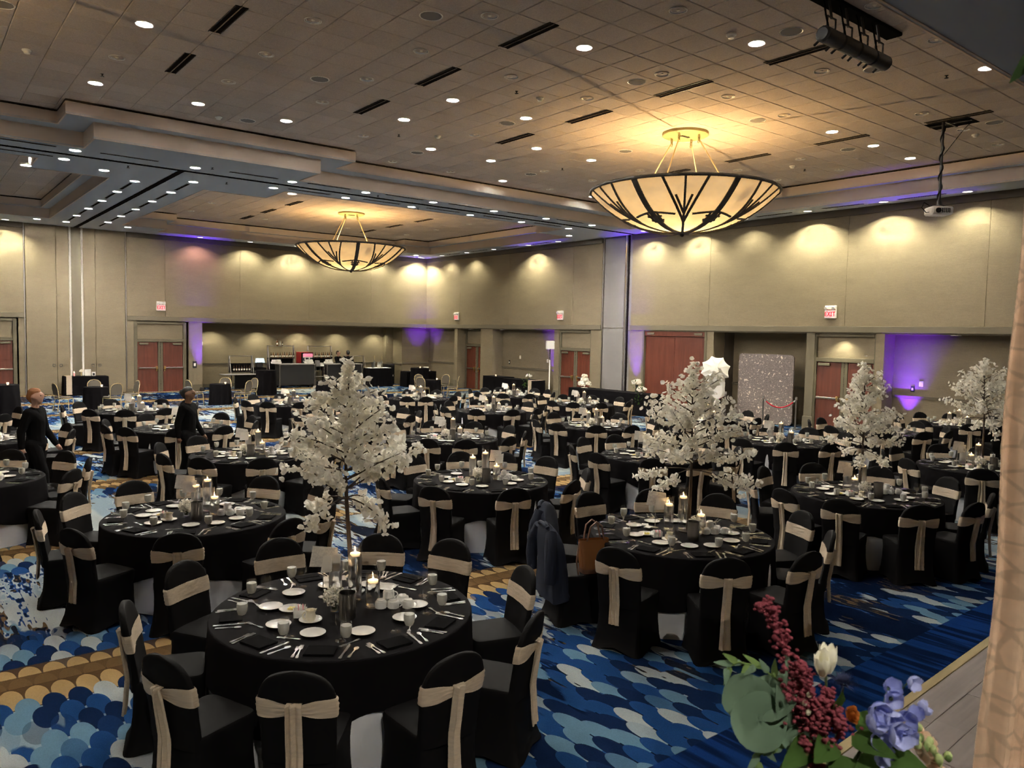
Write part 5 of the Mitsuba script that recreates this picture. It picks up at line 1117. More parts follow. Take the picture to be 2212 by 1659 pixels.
# ------------------------------------------------------------------ the bar
def portable_bar(x0, x1, y, z, label, d=.62):
    key = numbered('portable_bar')
    put(key + '__front_panel', cbx(x0 + .02, x1 - .02, y, y + .03, .14, z - .05, .006), 'm_black_metal')
    put(key + '__counter', cbx(x0 - .02, x1 + .02, y - .04, y + d, z - .05, z, .01), 'm_wall_grey')
    for xs in (x0, x1): put(key + '__corner_post', cbx(xs - .018, xs + .018, y - .008, y + .03, .06, z - .05, .005), 'm_steel')
    put(key + '__side_panel', bx(x0, x0 + .03, y + .03, y + d - .02, .14, z - .05), 'm_black_metal'); put(key + '__side_panel', bx(x1 - .03, x1, y + .03, y + d - .02, .14, z - .05), 'm_black_metal')
    for xs in (x0 + .08, x1 - .08):
        for ys in (y + .08, y + d - .1): put(key + '__caster', cyl((xs - .02, ys, .06), (xs + .02, ys, .06), .06, n=12), 'm_black', 40)
    put(key + '__base_shelf', cbx(x0, x1, y + .03, y + d - .02, .12, .15, .004), 'm_black_metal'); tag(key, label, 'bar counter')
portable_bar(14.1, 15.84, 35.4, 1.15, 'black portable bar with chrome corner posts in front of the red cooler')
portable_bar(16.5, 18.37, 35.4, 1.14, 'black portable bar where the two men stand')
def bottle_shelf(x0, x1, y, z, label, tiers, lean=.28, base=.78):
    key = numbered('bottle_shelf'); tiers_ = np.linspace(base, z, tiers)
    for xs in (x0, x1):
        put(key + '__side_frame', cat(tube([(xs, y - lean - .1, base - .75), (xs, y - lean, base), (xs, y - .08, z)], .022, 6), tube([(xs, y, base - .75), (xs, y, z)], .022, 6), tube([(xs, y - .10, z), (xs, y + .02, z)], .02, 6)), 'm_steel'); labels[list(scene)[-1]] = {'kind': 'stuff'}
    for i, zz in enumerate(tiers_):
        f = (zz - base) / (z - base); yf = y - lean + (lean - .08) * f; put(key + '__shelf', cbx(x0 - .02, x1 + .02, yf - .02, y + .02, zz - .03, zz, .006), 'm_black_metal' if i < tiers - 1 else 'm_steel')
    put(key + '__back_panel', bx(x0, x1, y + .005, y + .02, base, base + (z - base) * .52), 'm_black'); tag(key, label, 'shelf')
bottle_shelf(14.05, 15.35, 36.85, 1.98, 'tall steel back-bar shelf full of bottles beside the red cooler, left-hand one', 3)
bottle_shelf(16.1, 17.35, 36.85, 1.98, 'tall steel back-bar shelf full of bottles between cooler and bartender', 3)
bottle_shelf(18.1, 19.2, 36.85, 1.49, 'low steel back-bar shelf behind the man in black', 2)
bottle_shelf(11.95, 13.0, 36.1, 1.52, 'low steel shelf with wine bottles at the screen end of the bar', 2)
bp = [(0, 0), (.034, 0), (.037, .01), (.037, .17), (.030, .205), (.014, .235), (.0135, .29), (.016, .292), (.016, .305), (0, .306)]
for i, m_ in enumerate(('m_bottle_dark', 'm_bottle_amber', 'm_bottle_clear')): proto(f'bottle{i}', lathe(bp, 12), m_, 45)
proto('bottle_label', lathe([(.0375, .06), (.0385, .06), (.0385, .14), (.0375, .14)], 12, True), 'm_label', 45)
def bottle(x, y, z, i, label, grp, s=1.0):
    key = numbered('bottle'); tr = TR(x, y, z, 0, s); inst(key + '__glass', f'bottle{i % 3}', tr); inst(key + '__label', 'bottle_label', tr); tag(key, label, 'bottle', grp)
bi = 0
for (x0, x1, y, z, n, w) in ((14.15, 15.28, 36.68, 1.382, 11, 'the cooler end back-bar shelf'), (16.18, 17.3, 36.68, 1.382, 11, 'the back-bar shelf near the bartender')):
    for q in range(n):
        bottle(x0 + (x1 - x0) * q / (n - 1), y + .03 * math.sin(q * 2.2) - .06, 1.382, q * 7 + q // 2, f'liquor bottle, {ordinal(q)} from the screen side on {w}', 'bottles on ' + w, .9 + .15 * abs(math.sin(q * 3.1)))
for q, x in enumerate((14.50, 14.64, 14.76)): bottle(x, 36.74, 1.982 - .6 + .0 if False else 1.60 - .218 + .0 if False else 1.982, q + 1, f'{["tall", "short", "round"][q]} bottle standing alone on top of the cooler end shelf', 'bottles on the top shelf', (1.0, .75, .7)[q])
for q in range(7): bottle(12.15 + q * .12, 36.0, .782, 0, f'dark wine bottle, {ordinal(q)} from the violet pilaster on the low wine shelf', 'wine bottles on the low shelf')
key = numbered('drinks_cooler')
put(key + '__cabinet', cbx(15.48, 16.12, 36.2, 36.8, .75, 1.68, .012), 'm_red_plastic', False); put(key + '__frame', cbx(15.50, 16.11, 36.17, 36.2, .77, 1.67, .006), 'm_black')
put(key + '__glass_door', bx(15.57, 16.07, 36.160, 36.168, .85, 1.62), 'm_thin_glass'); put(key + '__lit_interior', bx(15.57, 16.07, 36.169, 36.172, .85, 1.62), 'm_white', emitter=glow(.50, .55, .75, .1))
for r in range(3):
    for q in range(7): put(key + '__can', lathe([(0, 0), (.028, 0), (.03, .01), (.03, .13), (.022, .15), (0, .15)], 10).apply_translation((15.60 + q * .073, 36.145 + .0, .88 + r * .19)), 'm_denim' if (q + r) % 3 else 'm_label', 40)
put(key + '__top_sign', bx(15.57, 16.07, 36.150, 36.158, 1.46, 1.62), 'm_pink', emitter=glow(.75, .12, .25, .05)); put(key + '__stand', cbx(15.46, 16.14, 36.2, 36.85, 0, .75, .01), 'm_black_metal')
tag(key, 'red drinks cooler with lit glass front between the bottle shelves', 'cooler')
def glass_rack(x0, x1, y, z, h, label):
    key = numbered('glass_rack'); put(key + '__tray', union(bx(x0, x1, y, y + .3, z, z + .012), bx(x0, x1, y, y + .012, z, z + h * .5), bx(x0, x1, y + .288, y + .3, z, z + h * .5), bx(x0, x0 + .012, y, y + .3, z, z + h * .5), bx(x1 - .012, x1, y, y + .3, z, z + h * .5)), 'm_white')
    n = max(3, int((x1 - x0) / .08)); k = put(key + '__cups', cat(*[lathe([(0, .02), (.028, .02), (.034, h), (.031, h), (.026, .03), (0, .03)], 9).apply_translation((x0 + (i + .5) * (x1 - x0) / n, y + .08 + .12 * q, z)) for i in range(n) for q in range(2)]), 'm_paper', 40); labels[k] = {'kind': 'stuff'}; tag(key, label, 'rack')
glass_rack(13.83, 14.25, 35.55, 1.152, .19, 'white rack of cups at the screen end of the first bar counter'); glass_rack(15.5, 15.86, 35.55, 1.152, .19, 'white rack of cups before the red cooler'); glass_rack(16.55, 16.9, 35.6, 1.142, .20, 'white rack of cups on the second bar counter')
key = numbered('bar_cart'); put(key + '__top', cbx(15.93, 16.42, 35.5, 36.0, .99, 1.02, .006), 'm_black_metal'); put(key + '__shelf', cbx(15.95, 16.40, 35.5, 36.0, .5, .52, .006), 'm_wall_grey')
for xs in (15.96, 16.39):
    for ys in (35.53, 35.97): put(key + '__leg', cyl((xs, ys, 0), (xs, ys, .99), .014, n=8), 'm_steel', 40)
tag(key, 'small black service cart between the two bar counters', 'cart')
k = put('napkin_box', cbx(15.98, 16.18, 35.55, 35.7, 1.022, 1.3, .01), 'm_wall_grey'); tag(k, 'grey box standing on the small service cart', 'box')
glass_rack(16.2, 16.4, 35.55, 1.022, .16, 'short white rack of cups on the service cart')
key = numbered('register'); put(key + '__screen', hull([(13.14, 35.98, 1.20), (13.60, 35.98, 1.20), (13.56, 36.02, 1.40), (13.18, 36.02, 1.40), (13.14, 36.0, 1.19), (13.60, 36.0, 1.19), (13.56, 36.04, 1.4), (13.18, 36.04, 1.4)]), 'm_white', emitter=glow(.36, .72, .85, .1))
put(key + '__base', cbx(13.2, 13.5, 35.95, 36.2, .96, 1.2, .02), 'm_black_metal'); put(key + '__drawer', cbx(13.05, 13.65, 35.9, 36.3, .84, .96, .01), 'm_black'); put(key + '__stand', cbx(13.05, 13.7, 35.9, 36.4, 0, .84, .01), 'm_black_metal'); tag(key, 'cash register with a pale blue screen on a black stand', 'cash register')
key = numbered('folding_table'); put(key + '__top', cbx(11.42, 13.0, 35.2, 35.85, .66, .70, .012), 'm_wall_grey'); put(key + '__skirt', bx(11.95, 13.0, 35.3, 35.32, .05, .66), 'm_black')
for xs in (11.95, 12.95): put(key + '__leg', cat(cyl((xs, 35.3, 0), (xs, 35.3, .66), .016), cyl((xs, 35.75, 0), (xs, 35.75, .66), .016), cyl((xs, 35.3, .1), (xs, 35.75, .1), .012)), 'm_black_metal', 40); labels[list(scene)[-1]] = {'kind': 'stuff'}
tag(key, 'black folding table in front of the low wine shelf', 'table')
draped_box('tap_table', 18.45, 19.75, 34.7, 35.4, .93, 'black-draped table carrying two beer taps')
k = put('table_top_cloth', cbx(18.5, 19.7, 34.75, 35.35, .932, .94, .003), 'm_paper'); tag(k, 'white cloth on the beer tap table', 'cloth')
for i, x in enumerate((18.86, 19.28)):
    key = numbered('beer_tap'); put(key + '__tower', cyl((x, 35.0, .94), (x, 35.0, 1.34), .035, n=14), 'm_chrome', 40); put(key + '__keg', cyl((x, 35.1, .94), (x, 35.1, 1.22), .09, .085, n=18), 'm_black_metal', 40); put(key + '__handle', cat(cyl((x, 34.97, 1.30), (x - .03, 34.93, 1.55), .016, .022, n=10)), 'm_gold', 40); put(key + '__spout', tube([(x, 34.97, 1.26), (x, 34.90, 1.25), (x, 34.88, 1.18)], .010, 7), 'm_chrome', 50); tag(key, f'chrome beer tap tower, {["closer to the men", "farther from the men"][i]}', 'beer tap')
for i, x in enumerate((19.0, 19.1)): bottle(x, 34.85, .942, 2, f'clear bottle between the beer taps, {["first", "second"][i]} one', 'bottles between the taps')
key = numbered('ice_chest'); put(key + '__cabinet', cbx(20.18, 20.55, 35.9, 36.5, .02, 1.08, .015), 'm_black_metal'); put(key + '__door', cbx(20.2, 20.53, 35.88, 35.9, .06, .98, .006), 'm_black'); put(key + '__handle', cbx(20.24, 20.27, 35.85, 35.88, .55, .8, .006), 'm_steel'); put(key + '__tag', bx(20.38, 20.46, 35.875, 35.88, .44, .52), 'm_paper'); tag(key, 'tall black cabinet at the end of the bar by the corner', 'cabinet')
for i, (x, z) in enumerate(((20.6, .78), (21.55, .78))): k = put('stack_of_plates', move(lathe([(0, 0), (.11, 0), (.12, .015), (.12, .05), (0, .05)], 20), x, 34.2, z), 'm_white', 40); tag(k, f'white plates on the low corner table, {["bar side", "door side"][i]}', 'plates')
k = put('card_sign', hull([(21.3, 34.2, .782), (21.62, 34.2, .782), (21.62, 34.26, 1.0), (21.3, 34.26, 1.0), (21.3, 34.27, .782), (21.62, 34.27, .782)]), 'm_paper'); tag(k, 'white card sign on the violet-lit corner table', 'sign')

# ------------------------------------------------------------------ people
def ball(c, r, k=1):
    m = trimesh.creation.icosphere(k, r); m.apply_translation(c); return m.vertices
def figure(bones, J, grow=0.0, edge=.022):
    man = None
    for a, b in bones:
        ra, rb = J[a][1] + grow, J[b][1] + grow
        h = m3.Manifold.hull_points(np.vstack([ball(J[a][0], ra), ball(J[b][0], rb)]).astype(np.float64)); man = h if man is None else man + h
    man = man.refine_to_length(edge); o = man.to_mesh(); t = trimesh.Trimesh(o.vert_properties[:, :3], o.tri_verts, process=True)
    trimesh.smoothing.filter_taubin(t, iterations=10); return t
def person(x, y, face, h, skin, hairm, label, stride=.0, armR=None, armL=None, hair='short', trousers='m_shirt_black', shirt='m_shirt_black', turn=0.0):
    """Local frame: y forward, x to the person's right."""
    key = numbered('person'); s = h / 1.75
    J = {}
    def jt(n, p, r): J[n] = (np.array(p, float) * s, r * s)
    jt('pelvis', (0, 0, .93), .125); jt('waist', (0, .005, 1.06), .112); jt('chest', (0, 0, 1.28), .125); jt('neck0', (0, -.01, 1.44), .060); jt('neck', (0, .01, 1.53), .052); jt('head', (0, .025, 1.645), .088); jt('crown', (0, -.005, 1.675), .085); jt('jaw', (0, .06, 1.585), .052); jt('nose', (0, .122, 1.63), .014); jt('brow', (0, .09, 1.67), .045)
    for sg, nm, arm in ((1, 'R', armR), (-1, 'L', armL)):
        jt('sh' + nm, (sg * .175, -.01, 1.41), .062); jt('cl' + nm, (sg * .09, 0, 1.36), .085)
        e, w = arm if arm else ((sg * .225, -.03 + sg * stride * -.12, 1.13), (sg * .235, .05 - sg * stride * .25, .90))
        jt('el' + nm, e, .046); jt('wr' + nm, w, .030); d = np.array(w) - np.array(e); d /= np.linalg.norm(d); pm = np.array(w) + d * .055; jt('pa' + nm, pm, .034)
        for f in range(4): jt(f'f{f}{nm}', pm + d * (.055 if f in (1, 2) else .045) + np.array([0, (f - 1.5) * .017, -.004]), .0095); jt(f'k{f}{nm}', pm + np.array([0, (f - 1.5) * .018, 0]), .012)
        jt('th' + nm, pm + d * .012 + np.array([-sg * .012, .040, 0]), .0105)
        ty_ = sg * stride; jt('hip' + nm, (sg * .085, 0, .90), .098); jt('kn' + nm, (sg * .095, ty_ * .22 + .03, .50), .060); jt('an' + nm, (sg * .10, ty_ * .38 - .02, .085 + (.05 if ty_ < 0 else 0)), .040); jt('to' + nm, (sg * .11, ty_ * .38 + .13, .035), .036); jt('he' + nm, (sg * .10, ty_ * .38 - .05, .04 + (.03 if ty_ < 0 else 0)), .036); jt('ear' + nm, (sg * .086, .01, 1.64), .018)
    if turn:
        c_, s_ = math.cos(turn), math.sin(turn)
        for n in ('head', 'crown', 'jaw', 'nose', 'brow', 'earR', 'earL'): p = J[n][0]; J[n] = (np.array([p[0] * c_ - p[1] * s_, p[0] * s_ + p[1] * c_, p[2]]), J[n][1])
    B = [('pelvis', 'waist'), ('waist', 'chest'), ('chest', 'neck0'), ('neck0', 'neck'), ('neck', 'head'), ('head', 'crown'), ('head', 'jaw'), ('jaw', 'brow'), ('brow', 'nose'), ('brow', 'crown')]
    TOR, ARM, LEG = [('pelvis', 'waist'), ('waist', 'chest')], [], []
    for nm in 'RL':
        B += [('chest', 'cl' + nm), ('cl' + nm, 'sh' + nm), ('sh' + nm, 'el' + nm), ('el' + nm, 'wr' + nm), ('wr' + nm, 'pa' + nm), ('pa' + nm, 'th' + nm), ('pelvis', 'hip' + nm), ('hip' + nm, 'kn' + nm), ('kn' + nm, 'an' + nm), ('an' + nm, 'he' + nm), ('he' + nm, 'to' + nm), ('head', 'ear' + nm)] + [q for f in range(4) for q in ((f'k{f}{nm}', f'f{f}{nm}'), ('wr' + nm, f'k{f}{nm}'))]
        ARM += [('chest', 'cl' + nm), ('cl' + nm, 'sh' + nm), ('sh' + nm, 'el' + nm), ('el' + nm, 'wr' + nm)]; LEG += [('pelvis', 'hip' + nm), ('hip' + nm, 'kn' + nm), ('kn' + nm, 'an' + nm)]
    tr = TR(x, y, 0, face - PI / 2)
    put(key + '__body', figure(B, J, 0, .020), skin, True, tr)
    put(key + '__shirt', figure(TOR + ARM + [('chest', 'neck0')], J, .014 * s), shirt, True, tr); put(key + '__trousers', figure(LEG, J, .016 * s), trousers, True, tr)
    for nm in 'RL': put(key + '__shoe', figure([('he' + nm, 'to' + nm), ('an' + nm, 'he' + nm)], J, .012 * s), 'm_black_metal', True, tr)
    HJ = {'a': (J['crown'][0] + np.array([0, -.010, .022]) * s, .088 * s), 'b': (J['crown'][0] + np.array([0, -.035, -.03]) * s, .080 * s), 'c': (J['head'][0] + np.array([0, -.05, -.05]) * s, .06 * s), 'd': (J['crown'][0] + np.array([0, -.10, .0]) * s, .052 * s), 'e': (J['crown'][0] + np.array([0, .03, .045]) * s, .062 * s)}
    hb = [('a', 'b')] + ([('b', 'c'), ('a', 'e')] if hair != 'short' else [('a', 'e')]) + ([('b', 'd')] if hair == 'bun' else [])
    put(key + '__hair', figure(hb, HJ, 0, .018), hairm, True, tr)
    for sg in (-1, 1):
        p = J['brow'][0] + (J['nose'][0] - J['brow'][0]) * .35; side_ = np.cross((J['nose'][0] - J['head'][0]), [0, 0, 1.0]); side_ /= np.linalg.norm(side_)
        put(key + '__eye', trimesh.creation.icosphere(1, .011 * s).apply_translation(p + side_ * sg * .032 * s + np.array([0, .0, .01]) * s), 'm_black_metal', True, tr)
    tag(key, label, 'person')
FACE_R = math.atan2(E1[1], E1[0])
person(1.62, 13.75, FACE_R + .1, 1.76, 'm_skin', 'm_hair_red', 'person with short reddish hair in black clothes walking past the tables', stride=.55, hair='full')
person(3.96, 14.1, FACE_R - .05, 1.70, 'm_skin_brown', 'm_hair_black', 'person with dark tied-back hair in black clothes walking between tables', stride=.45, hair='bun')
person(17.5, 36.3, -PI / 2 + .5, 1.74, 'm_skin', 'm_hair_brown', 'bartender in a dark top behind the bar counter facing the room', armR=((.26, .12, 1.16), (.12, .33, 1.16)), shirt='m_shirt_black')
person(17.38, 34.95, PI / 2 - .15, 1.80, 'm_skin_brown', 'm_hair_black', 'person in black polo and grey trousers at the bar, seen from behind', armL=((-.26, .10, 1.15), (-.22, .36, 1.16)), armR=((.27, .06, 1.14), (.24, .30, 1.12)), trousers='m_trousers_grey')

# ------------------------------------------------------------------ peach curtain beside the stage
def drape_base(z): d = 2.845 - z; return np.array([1.709 - .0915 * d - .010 * max(d, 0) ** 2, .57 - .009 * d])
ns, nz = 190, 60; P = []
for i in range(nz):
    z = 1.006 + (3.75 - 1.006) * i / (nz - 1); b = drape_base(max(z, 1.6)); row = []
    for q in range(ns):
        s_ = q / (ns - 1) * .85; ph = s_ * 62 + .9 * math.sin(z * 1.7 + s_ * 5)
        dep = .022 * math.sin(ph) + .010 * math.sin(ph * 2.3 + z * 2) + .004 * math.sin(s_ * 320 + z * 3); wob = .006 * math.sin(z * 9 + q * .02) * (1 if q < 8 else .3)
        p = b + E1 * (s_ + wob) - E2 * dep; row.append((p[0], p[1], z))
    P.append(np.array(row))
front = np.array(P); back = front.copy(); back[:, :, :2] += E2 * .004
rows_ = [np.vstack([front[i], back[i][::-1]]) for i in range(nz)]
k = numbered('curtain'); put(k + '__fabric', loft(rows_, False, False), 'm_drape', 60)
put(k + '__hem', loft([np.vstack([front[0] - [0, 0, .004 - .03 * u], back[0][::-1] - [0, 0, .004 - .03 * u]]) * 1.0 for u in (0, .5, 1)], False, False), 'm_drape')
tag(k, 'peach textured curtain hanging in folds at the edge of the stage', 'curtain')

# ------------------------------------------------------------------ leaves
def leaf(p, d, nrm, L, w, cup=.18, droop=.25, tip=.55, n=9):
    """A blade from p along d: width profile, cupped, drooping; returns a mesh."""
    d = np.asarray(d, float); d /= np.linalg.norm(d); nrm = np.asarray(nrm, float); nrm = nrm - d * (nrm @ d); nrm /= np.linalg.norm(nrm); sd = np.cross(d, nrm); rows = []
    for i in range(n):
        u = i / (n - 1); ww = w * max(math.sin(PI * u ** tip), .02) ** .8; c = p + d * L * u - nrm * droop * L * u * u
        rows.append(np.array([c + sd * ww * v + nrm * (cup * ww * abs(v) ** 1.4 + .012 * L * math.sin(u * 14) * v * v) for v in (-1, -.6, -.25, 0, .25, .6, 1)]))
    return loft(rows, False, False, False)
gr_ = np.random.default_rng(77)
key = numbered('greenery_sprig'); g0 = np.array([1.74, .50, 3.50]); g1 = np.array([1.40, .475, 3.20])
put(key + '__stem', tube([g0, g0 * .6 + g1 * .4 + [0, 0, -.02], g1, g1 + [-.006, .002, -.06]], [.006, .005, .003, .002], 6), 'm_stem', 50)
for i in range(14):
    u = .25 + .75 * i / 13; p = g0 + (g1 - g0) * u + [0, 0, -.02 * math.sin(u * PI)]; d = np.array([-.35 + .5 * gr_.normal(), .15 * gr_.normal(), -.75 + .3 * gr_.normal()]); put(key + '__leaf', leaf(p, d, gr_.normal(size=3) + [-.6, -.8, .3], .05 + .02 * gr_.random(), .012), 'm_leaf_dark', True)
tag(key, 'dark green leafy sprig hanging beside the curtain top', 'greenery')

# ------------------------------------------------------------------ bouquet in a glass vase at the stage edge
def at(px, py, D): d = fw + rt2 * ((px - 1106) / 1673.45) - upr * ((py - 829.5) / 1673.45); return CAM + d * D
rt2 = math.cos(ROLL) * rt + math.sin(ROLL) * up
BX, BY = 1.150, .615                 # vase axis
key = numbered('bouquet'); br_ = np.random.default_rng(9)
heart = np.array([BX, BY, 2.10])
O = np.array([BX, BY, 0.0])
def loc(e1, e2, z): return O + np.append(E1 * e1 + E2 * e2, z)
vk = numbered('glass_vase'); put(vk + '__glass', move(lathe([(0, 1.80), (.050, 1.80), (.054, 1.81), (.050, 1.92), (.052, 2.04), (.058, 2.085), (.055, 2.085), (.049, 2.04), (.047, 1.92), (.050, 1.82), (0, 1.815)], 32), BX, BY), 'm_thin_glass', True); put(vk + '__water', move(lathe([(0, 1.818), (.0485, 1.822), (.0455, 1.92), (.046, 1.98), (0, 1.98)], 28), BX, BY), 'm_clear_water', 40); tag(vk, 'clear glass vase holding the mixed bouquet at the stage edge', 'vase')
pk = numbered('pedestal'); put(pk + '__column', move(lathe([(0, 1.006), (.16, 1.006), (.16, 1.03), (.13, 1.05), (.115, 1.06), (.115, 1.74), (.13, 1.75), (.15, 1.77), (.15, 1.797), (0, 1.797)], 40), BX, BY), 'm_white', 40); tag(pk, 'white pedestal column under the bouquet vase', 'pedestal')
def stem(q, r=.0022): 
    m0 = np.array([BX, BY, 1.86]); mid = m0 * .45 + q * .55 + np.append((m0 - q)[:2] * .2, .03); put(key + '__stem', tube([m0, np.array([BX, BY, 2.05]) * .7 + mid * .3, mid, q], r, 5), 'm_stem', 50)
# round eucalyptus leaves on the left
eu = [(-.130, .012, 2.178, .042), (-.118, -.010, 2.150, .046), (-.090, .010, 2.178, .040), (-.075, .015, 2.150, .038), (-.062, .03, 2.185, .030), (-.100, .03, 2.125, .036), (-.05, .0, 2.125, .034)]
for (a_, b_, z_, R) in eu:
    p = loc(a_, b_, z_); nrm = -np.append(E2, 0) * .9 + br_.normal(size=3) * .28 + [0, 0, .35]; nrm /= np.linalg.norm(nrm); fr = frame_from(nrm, br_); rows = []
    for i in range(7): rr = R * max(i / 6, .01); rows.append(np.array([p + fr @ np.array([rr * math.cos(t) * (1 + .06 * math.sin(3 * t + a_ * 50)), rr * math.sin(t), .10 * rr * (i / 6) + .002 * math.sin(2 * t + i)]) for t in np.arange(20) * PI / 10]))
    put(key + '__eucalyptus_leaf', loft(rows, False, False), 'm_eucalyptus', True)
stem(loc(-.105, .01, 2.17)); stem(loc(-.07, .012, 2.18))
# astilbe plumes
def plume(path, r0, n, part='astilbe_plume'):
    path = np.array(path); ms = []; put(key + '__stem', tube(path, .0018, 5), 'm_astilbe', 50)
    for i in range(n):
        u = i / n; f = u * (len(path) - 1); k = int(f); p = path[k] + (path[min(k + 1, len(path) - 1)] - path[k]) * (f - k); R = r0 * (1 - u) ** .8 + .0045; q = p + br_.normal(size=3) * R * .6; m = ico.copy(); m.apply_scale((.0022 + .0022 * br_.random())); m.apply_scale((1, 1.3, .9)); m.apply_translation(q); ms.append(m)
    k = put(key + '__' + part, cat(*ms), 'm_astilbe', True); labels[k] = {'kind': 'stuff', 'label': 'dusty pink astilbe plume'}
plume([loc(-.055, 0, 2.15), loc(-.066, .0, 2.22), loc(-.082, .0, 2.275), loc(-.098, .0, 2.315), loc(-.108, .0, 2.335), loc(-.121, .0, 2.331)], .012, 260)
plume([loc(-.030, -.01, 2.14), loc(-.046, -.01, 2.18), loc(-.056, -.01, 2.215), loc(-.058, -.01, 2.245)], .026, 420)
plume([loc(-.030, -.02, 2.13), loc(-.020, -.02, 2.17), loc(-.014, -.02, 2.205)], .022, 300)
plume([loc(.0, -.02, 2.15), loc(-.01, -.03, 2.17), loc(-.040, -.03, 2.19)], .016, 200)
plume([loc(-.030, -.03, 2.08), loc(-.040, -.035, 2.105), loc(-.060, -.035, 2.135)], .008, 120)
# white freesia
def tulip(p, d, R, L, m, n=6, open_=.35, part='freesia'):
    d = np.asarray(d, float); d /= np.linalg.norm(d); a = np.cross(d, [.3, .2, 1.0]); a /= np.linalg.norm(a); b = np.cross(d, a); ms = []
    for i in range(n):
        t = i * 2 * PI / n; o = a * math.cos(t) + b * math.sin(t); rows = []; sd = np.cross(d, o)
        for j in range(8):
            u = j / 7; rad = R * (.25 + .75 * math.sin(min(u * 1.25, 1) * PI / 2)) * (1 - .28 * max(u - .6, 0) / .4 * (1 - open_ * 2)); w = R * .78 * max(math.sin(PI * (.12 + .86 * u)), .05) ** .7
            rows.append(np.array([p + d * L * u + o * (rad - .35 * w * v * v) + sd * w * v for v in (-1, -.5, 0, .5, 1)]))
        ms.append(loft(rows, False, False, False))
    return put(key + '__' + part, cat(*ms), m, True)
labels[tulip(loc(-.012, -.005, 2.228), [.0, 0, 1.0], .014, .045, 'm_freesia')] = {'label': 'white freesia bloom', 'kind': 'stuff'}
labels[tulip(loc(-.020, -.008, 2.225), [-.35, -.1, 1.0], .012, .040, 'm_freesia')] = {'label': 'white freesia bloom', 'kind': 'stuff'}
stem(loc(-.014, -.005, 2.23))
for (a_, b_, z_) in ((-.05, -.03, 2.20), (-.056, -.03, 2.187), (-.05, -.03, 2.172)): labels[tulip(loc(a_, b_, z_), [-.3, -.4, .8], .004, .010, 'm_freesia', 4)] = {'kind': 'stuff', 'label': 'white bud'}
# thistle
pth = loc(.030, .03, 2.195); V, F, k0 = [], [], 0
for i in range(220):
    d = br_.normal(size=3); d /= np.linalg.norm(d); d[2] = abs(d[2]) * .9 - .15; s_ = np.cross(d, [.2, .5, .8]); s_ /= np.linalg.norm(s_); L = .018 + .016 * br_.random()
    V += [pth + s_ * .0016 + d * .006, pth - s_ * .0016 + d * .006, pth + d * L]; F.append((k0, k0 + 1, k0 + 2)); k0 += 3
k = put(key + '__thistle', trimesh.Trimesh(np.array(V), np.array(F), process=False), 'm_thistle'); labels[k] = {'kind': 'stuff', 'label': 'spiky blue thistle head'}; stem(pth)
# delphinium florets
fl = [(.052, -.03, 2.185, .017), (.040, -.04, 2.162, .017), (.075, -.03, 2.178, .015), (.072, -.045, 2.150, .020), (.098, -.03, 2.165, .017), (.090, -.04, 2.140, .014), (.055, -.045, 2.140, .015), (.052, -.05, 2.118, .012), (.078, -.02, 2.212, .014), (.083, -.02, 2.196, .014), (.110, -.02, 2.225, .012), (.128, -.02, 2.178, .012), (.118, -.025, 2.170, .012), (.062, -.03, 2.165, .014), (.064, -.04, 2.125, .012), (.100, -.04, 2.15, .013)]
for i, (a_, b_, z_, R) in enumerate(fl): 
    p = loc(a_, b_, z_); labels[tulip(p, [-.25 + .35 * br_.normal(), -.6, .1 + .4 * br_.normal()], R, R * 1.35, 'm_delphinium' if i % 4 else 'm_delph_dark', 5, .6, 'delphinium_floret')] = {'kind': 'stuff', 'label': 'pale lilac blue floret'}
    put(key + '__stem', tube([p, p * .6 + loc(.07, -.01, 2.16) * .4, loc(.075, 0, 2.14)], .0012, 4), 'm_leaf_light', 50)
stem(loc(.075, 0, 2.15)); stem(loc(.11, 0, 2.21))
# rose, orange bloom and green buds on the right
def rose(p, d, R, m, part):
    d = np.asarray(d, float); d /= np.linalg.norm(d); a = np.cross(d, [.1, .3, 1]); a /= np.linalg.norm(a); b = np.cross(d, a); ms = []
    for i in range(22):
        f = i / 21; t = i * 2.399; o = a * math.cos(t) + b * math.sin(t); sd = np.cross(d, o); rad = R * (.15 + .85 * f); rows = []
        for j in range(6):
            u = j / 5; w = R * (.35 + .45 * f) * math.sin(PI * (.2 + .7 * u)); rows.append(np.array([p + d * R * (1.1 - .45 * f) * u + o * (rad * (.5 + .5 * u) + .12 * R * u * u * f - .3 * w * v * v) + sd * w * v for v in (-1, -.5, 0, .5, 1)]))
        ms.append(loft(rows, False, False, False))
    k = put(key + '__' + part, cat(*ms), m, True); labels[k] = {'kind': 'stuff'}; return k
labels[rose(loc(.132, -.01, 2.112), [.3, -.7, .5], .030, 'm_rose', 'rose')]['label'] = 'peach cream rose'; labels[rose(loc(.150, -.02, 2.075), [.4, -.6, .3], .024, 'm_rose', 'rose')]['label'] = 'half-hidden peach cream rose'; labels[rose(loc(.028, .0, 2.158), [-.1, -.8, .4], .014, 'm_orange', 'ranunculus')]['label'] = 'small orange bloom'
for i in range(26):
    u = i / 25; p = loc(.112 + .050 * u, -.03, 2.145 - .045 * u) + br_.normal(size=3) * .007; m = trimesh.creation.icosphere(1, .0048 + .002 * br_.random()); m.apply_scale((1, 1, 1.3)); m.apply_translation(p); labels[put(key + '__snapdragon_bud', m, 'm_snapdragon' if i % 3 else 'm_leaf_light', True)] = {}
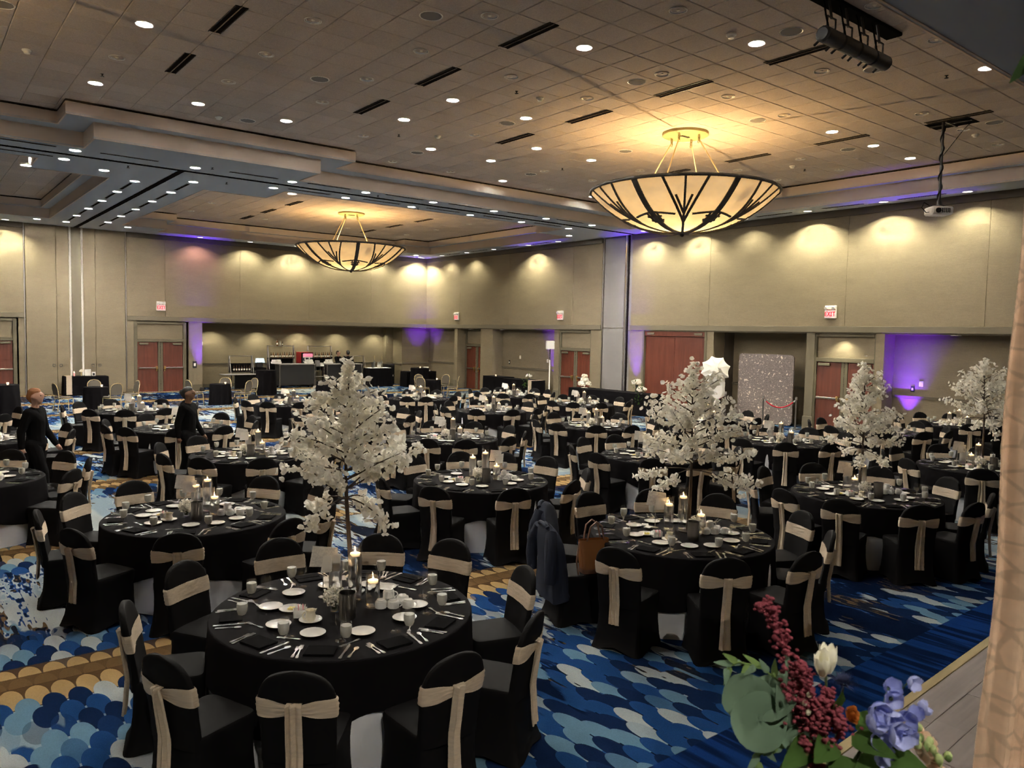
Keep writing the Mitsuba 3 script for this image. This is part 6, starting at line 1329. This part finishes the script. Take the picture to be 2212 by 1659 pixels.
# big glossy leaves in front and below
big = [(-.035, -.02, 2.125, -.10, -.25, -.02, .085, .024), (-.05, -.02, 2.10, -.09, -.2, -.05, .095, .020), (.0, -.03, 2.11, .02, -.3, -.10, .095, .036), (.035, -.035, 2.115, .07, -.3, -.10, .110, .038), (.06, -.03, 2.12, .10, -.2, -.02, .085, .026), (-.02, -.03, 2.09, -.04, -.3, -.10, .10, .030), (.02, -.03, 2.14, .08, -.3, .0, .07, .022), (-.01, -.01, 2.16, .01, -.25, .10, .075, .026), (-.07, .0, 2.13, -.03, -.1, .10, .09, .016), (-.07, .0, 2.20, -.01, -.05, .12, .07, .012), (-.01, -.03, 2.13, -.07, -.25, .0, .07, .024), (.09, -.02, 2.10, .10, -.15, -.07, .07, .014), (.07, -.02, 2.08, .06, -.2, -.10, .08, .018), (-.005, -.02, 2.08, .03, -.25, -.12, .08, .026), (.045, .01, 2.13, .10, .1, .02, .08, .024), (-.03, .03, 2.14, -.05, .2, .03, .08, .026)]
for (a_, b_, z_, da, db, dz, L, w) in big:
    d = np.append(E1 * da + E2 * db * .35, dz); put(key + '__leaf', leaf(loc(a_, b_, z_), d, np.append(-E2 * .8, .7) + br_.normal(size=3) * .2, L, w * .85, .16, .12), 'm_leaf' if w > .02 else 'm_eucalyptus', True)
# slim sprigs on the left side
for path, nl in (([(-.06, 0, 2.10), (-.09, 0, 2.105), (-.115, -.01, 2.095), (-.128, -.02, 2.06)], 12), ([(-.075, .02, 2.20), (-.11, .02, 2.225), (-.145, .02, 2.232), (-.163, .02, 2.222)], 10), ([(-.03, -.02, 2.09), (-.03, -.04, 2.07), (-.02, -.05, 2.03)], 10), ([(-.055, -.01, 2.07), (-.06, -.03, 2.03), (-.055, -.04, 1.98)], 10), ([(.09, 0, 2.07), (.115, -.01, 2.04), (.14, -.01, 2.02)], 8)):
    P = np.array([loc(*q) for q in path]); put(key + '__sprig_stem', tube(P, .0016, 5), 'm_leaf_light', 50)
    for i in range(nl):
        u = (i + 1) / nl * (len(P) - 1); k = min(int(u), len(P) - 2); p = P[k] + (P[k + 1] - P[k]) * (u - k); d = (P[k + 1] - P[k]) / np.linalg.norm(P[k + 1] - P[k]) + br_.normal(size=3) * .55; put(key + '__sprig_leaf', leaf(p, d, np.append(-E2, .5) + br_.normal(size=3) * .4, .026 + .012 * br_.random(), .0055, .1, .15), 'm_eucalyptus' if i % 2 else 'm_leaf_light', True)
tag(key, 'mixed bouquet of astilbe, delphinium and eucalyptus in a vase at the stage edge', 'bouquet')
for k in list(labels):
    if k not in scene and not any(q.startswith(k + '__') for q in scene): del labels[k]
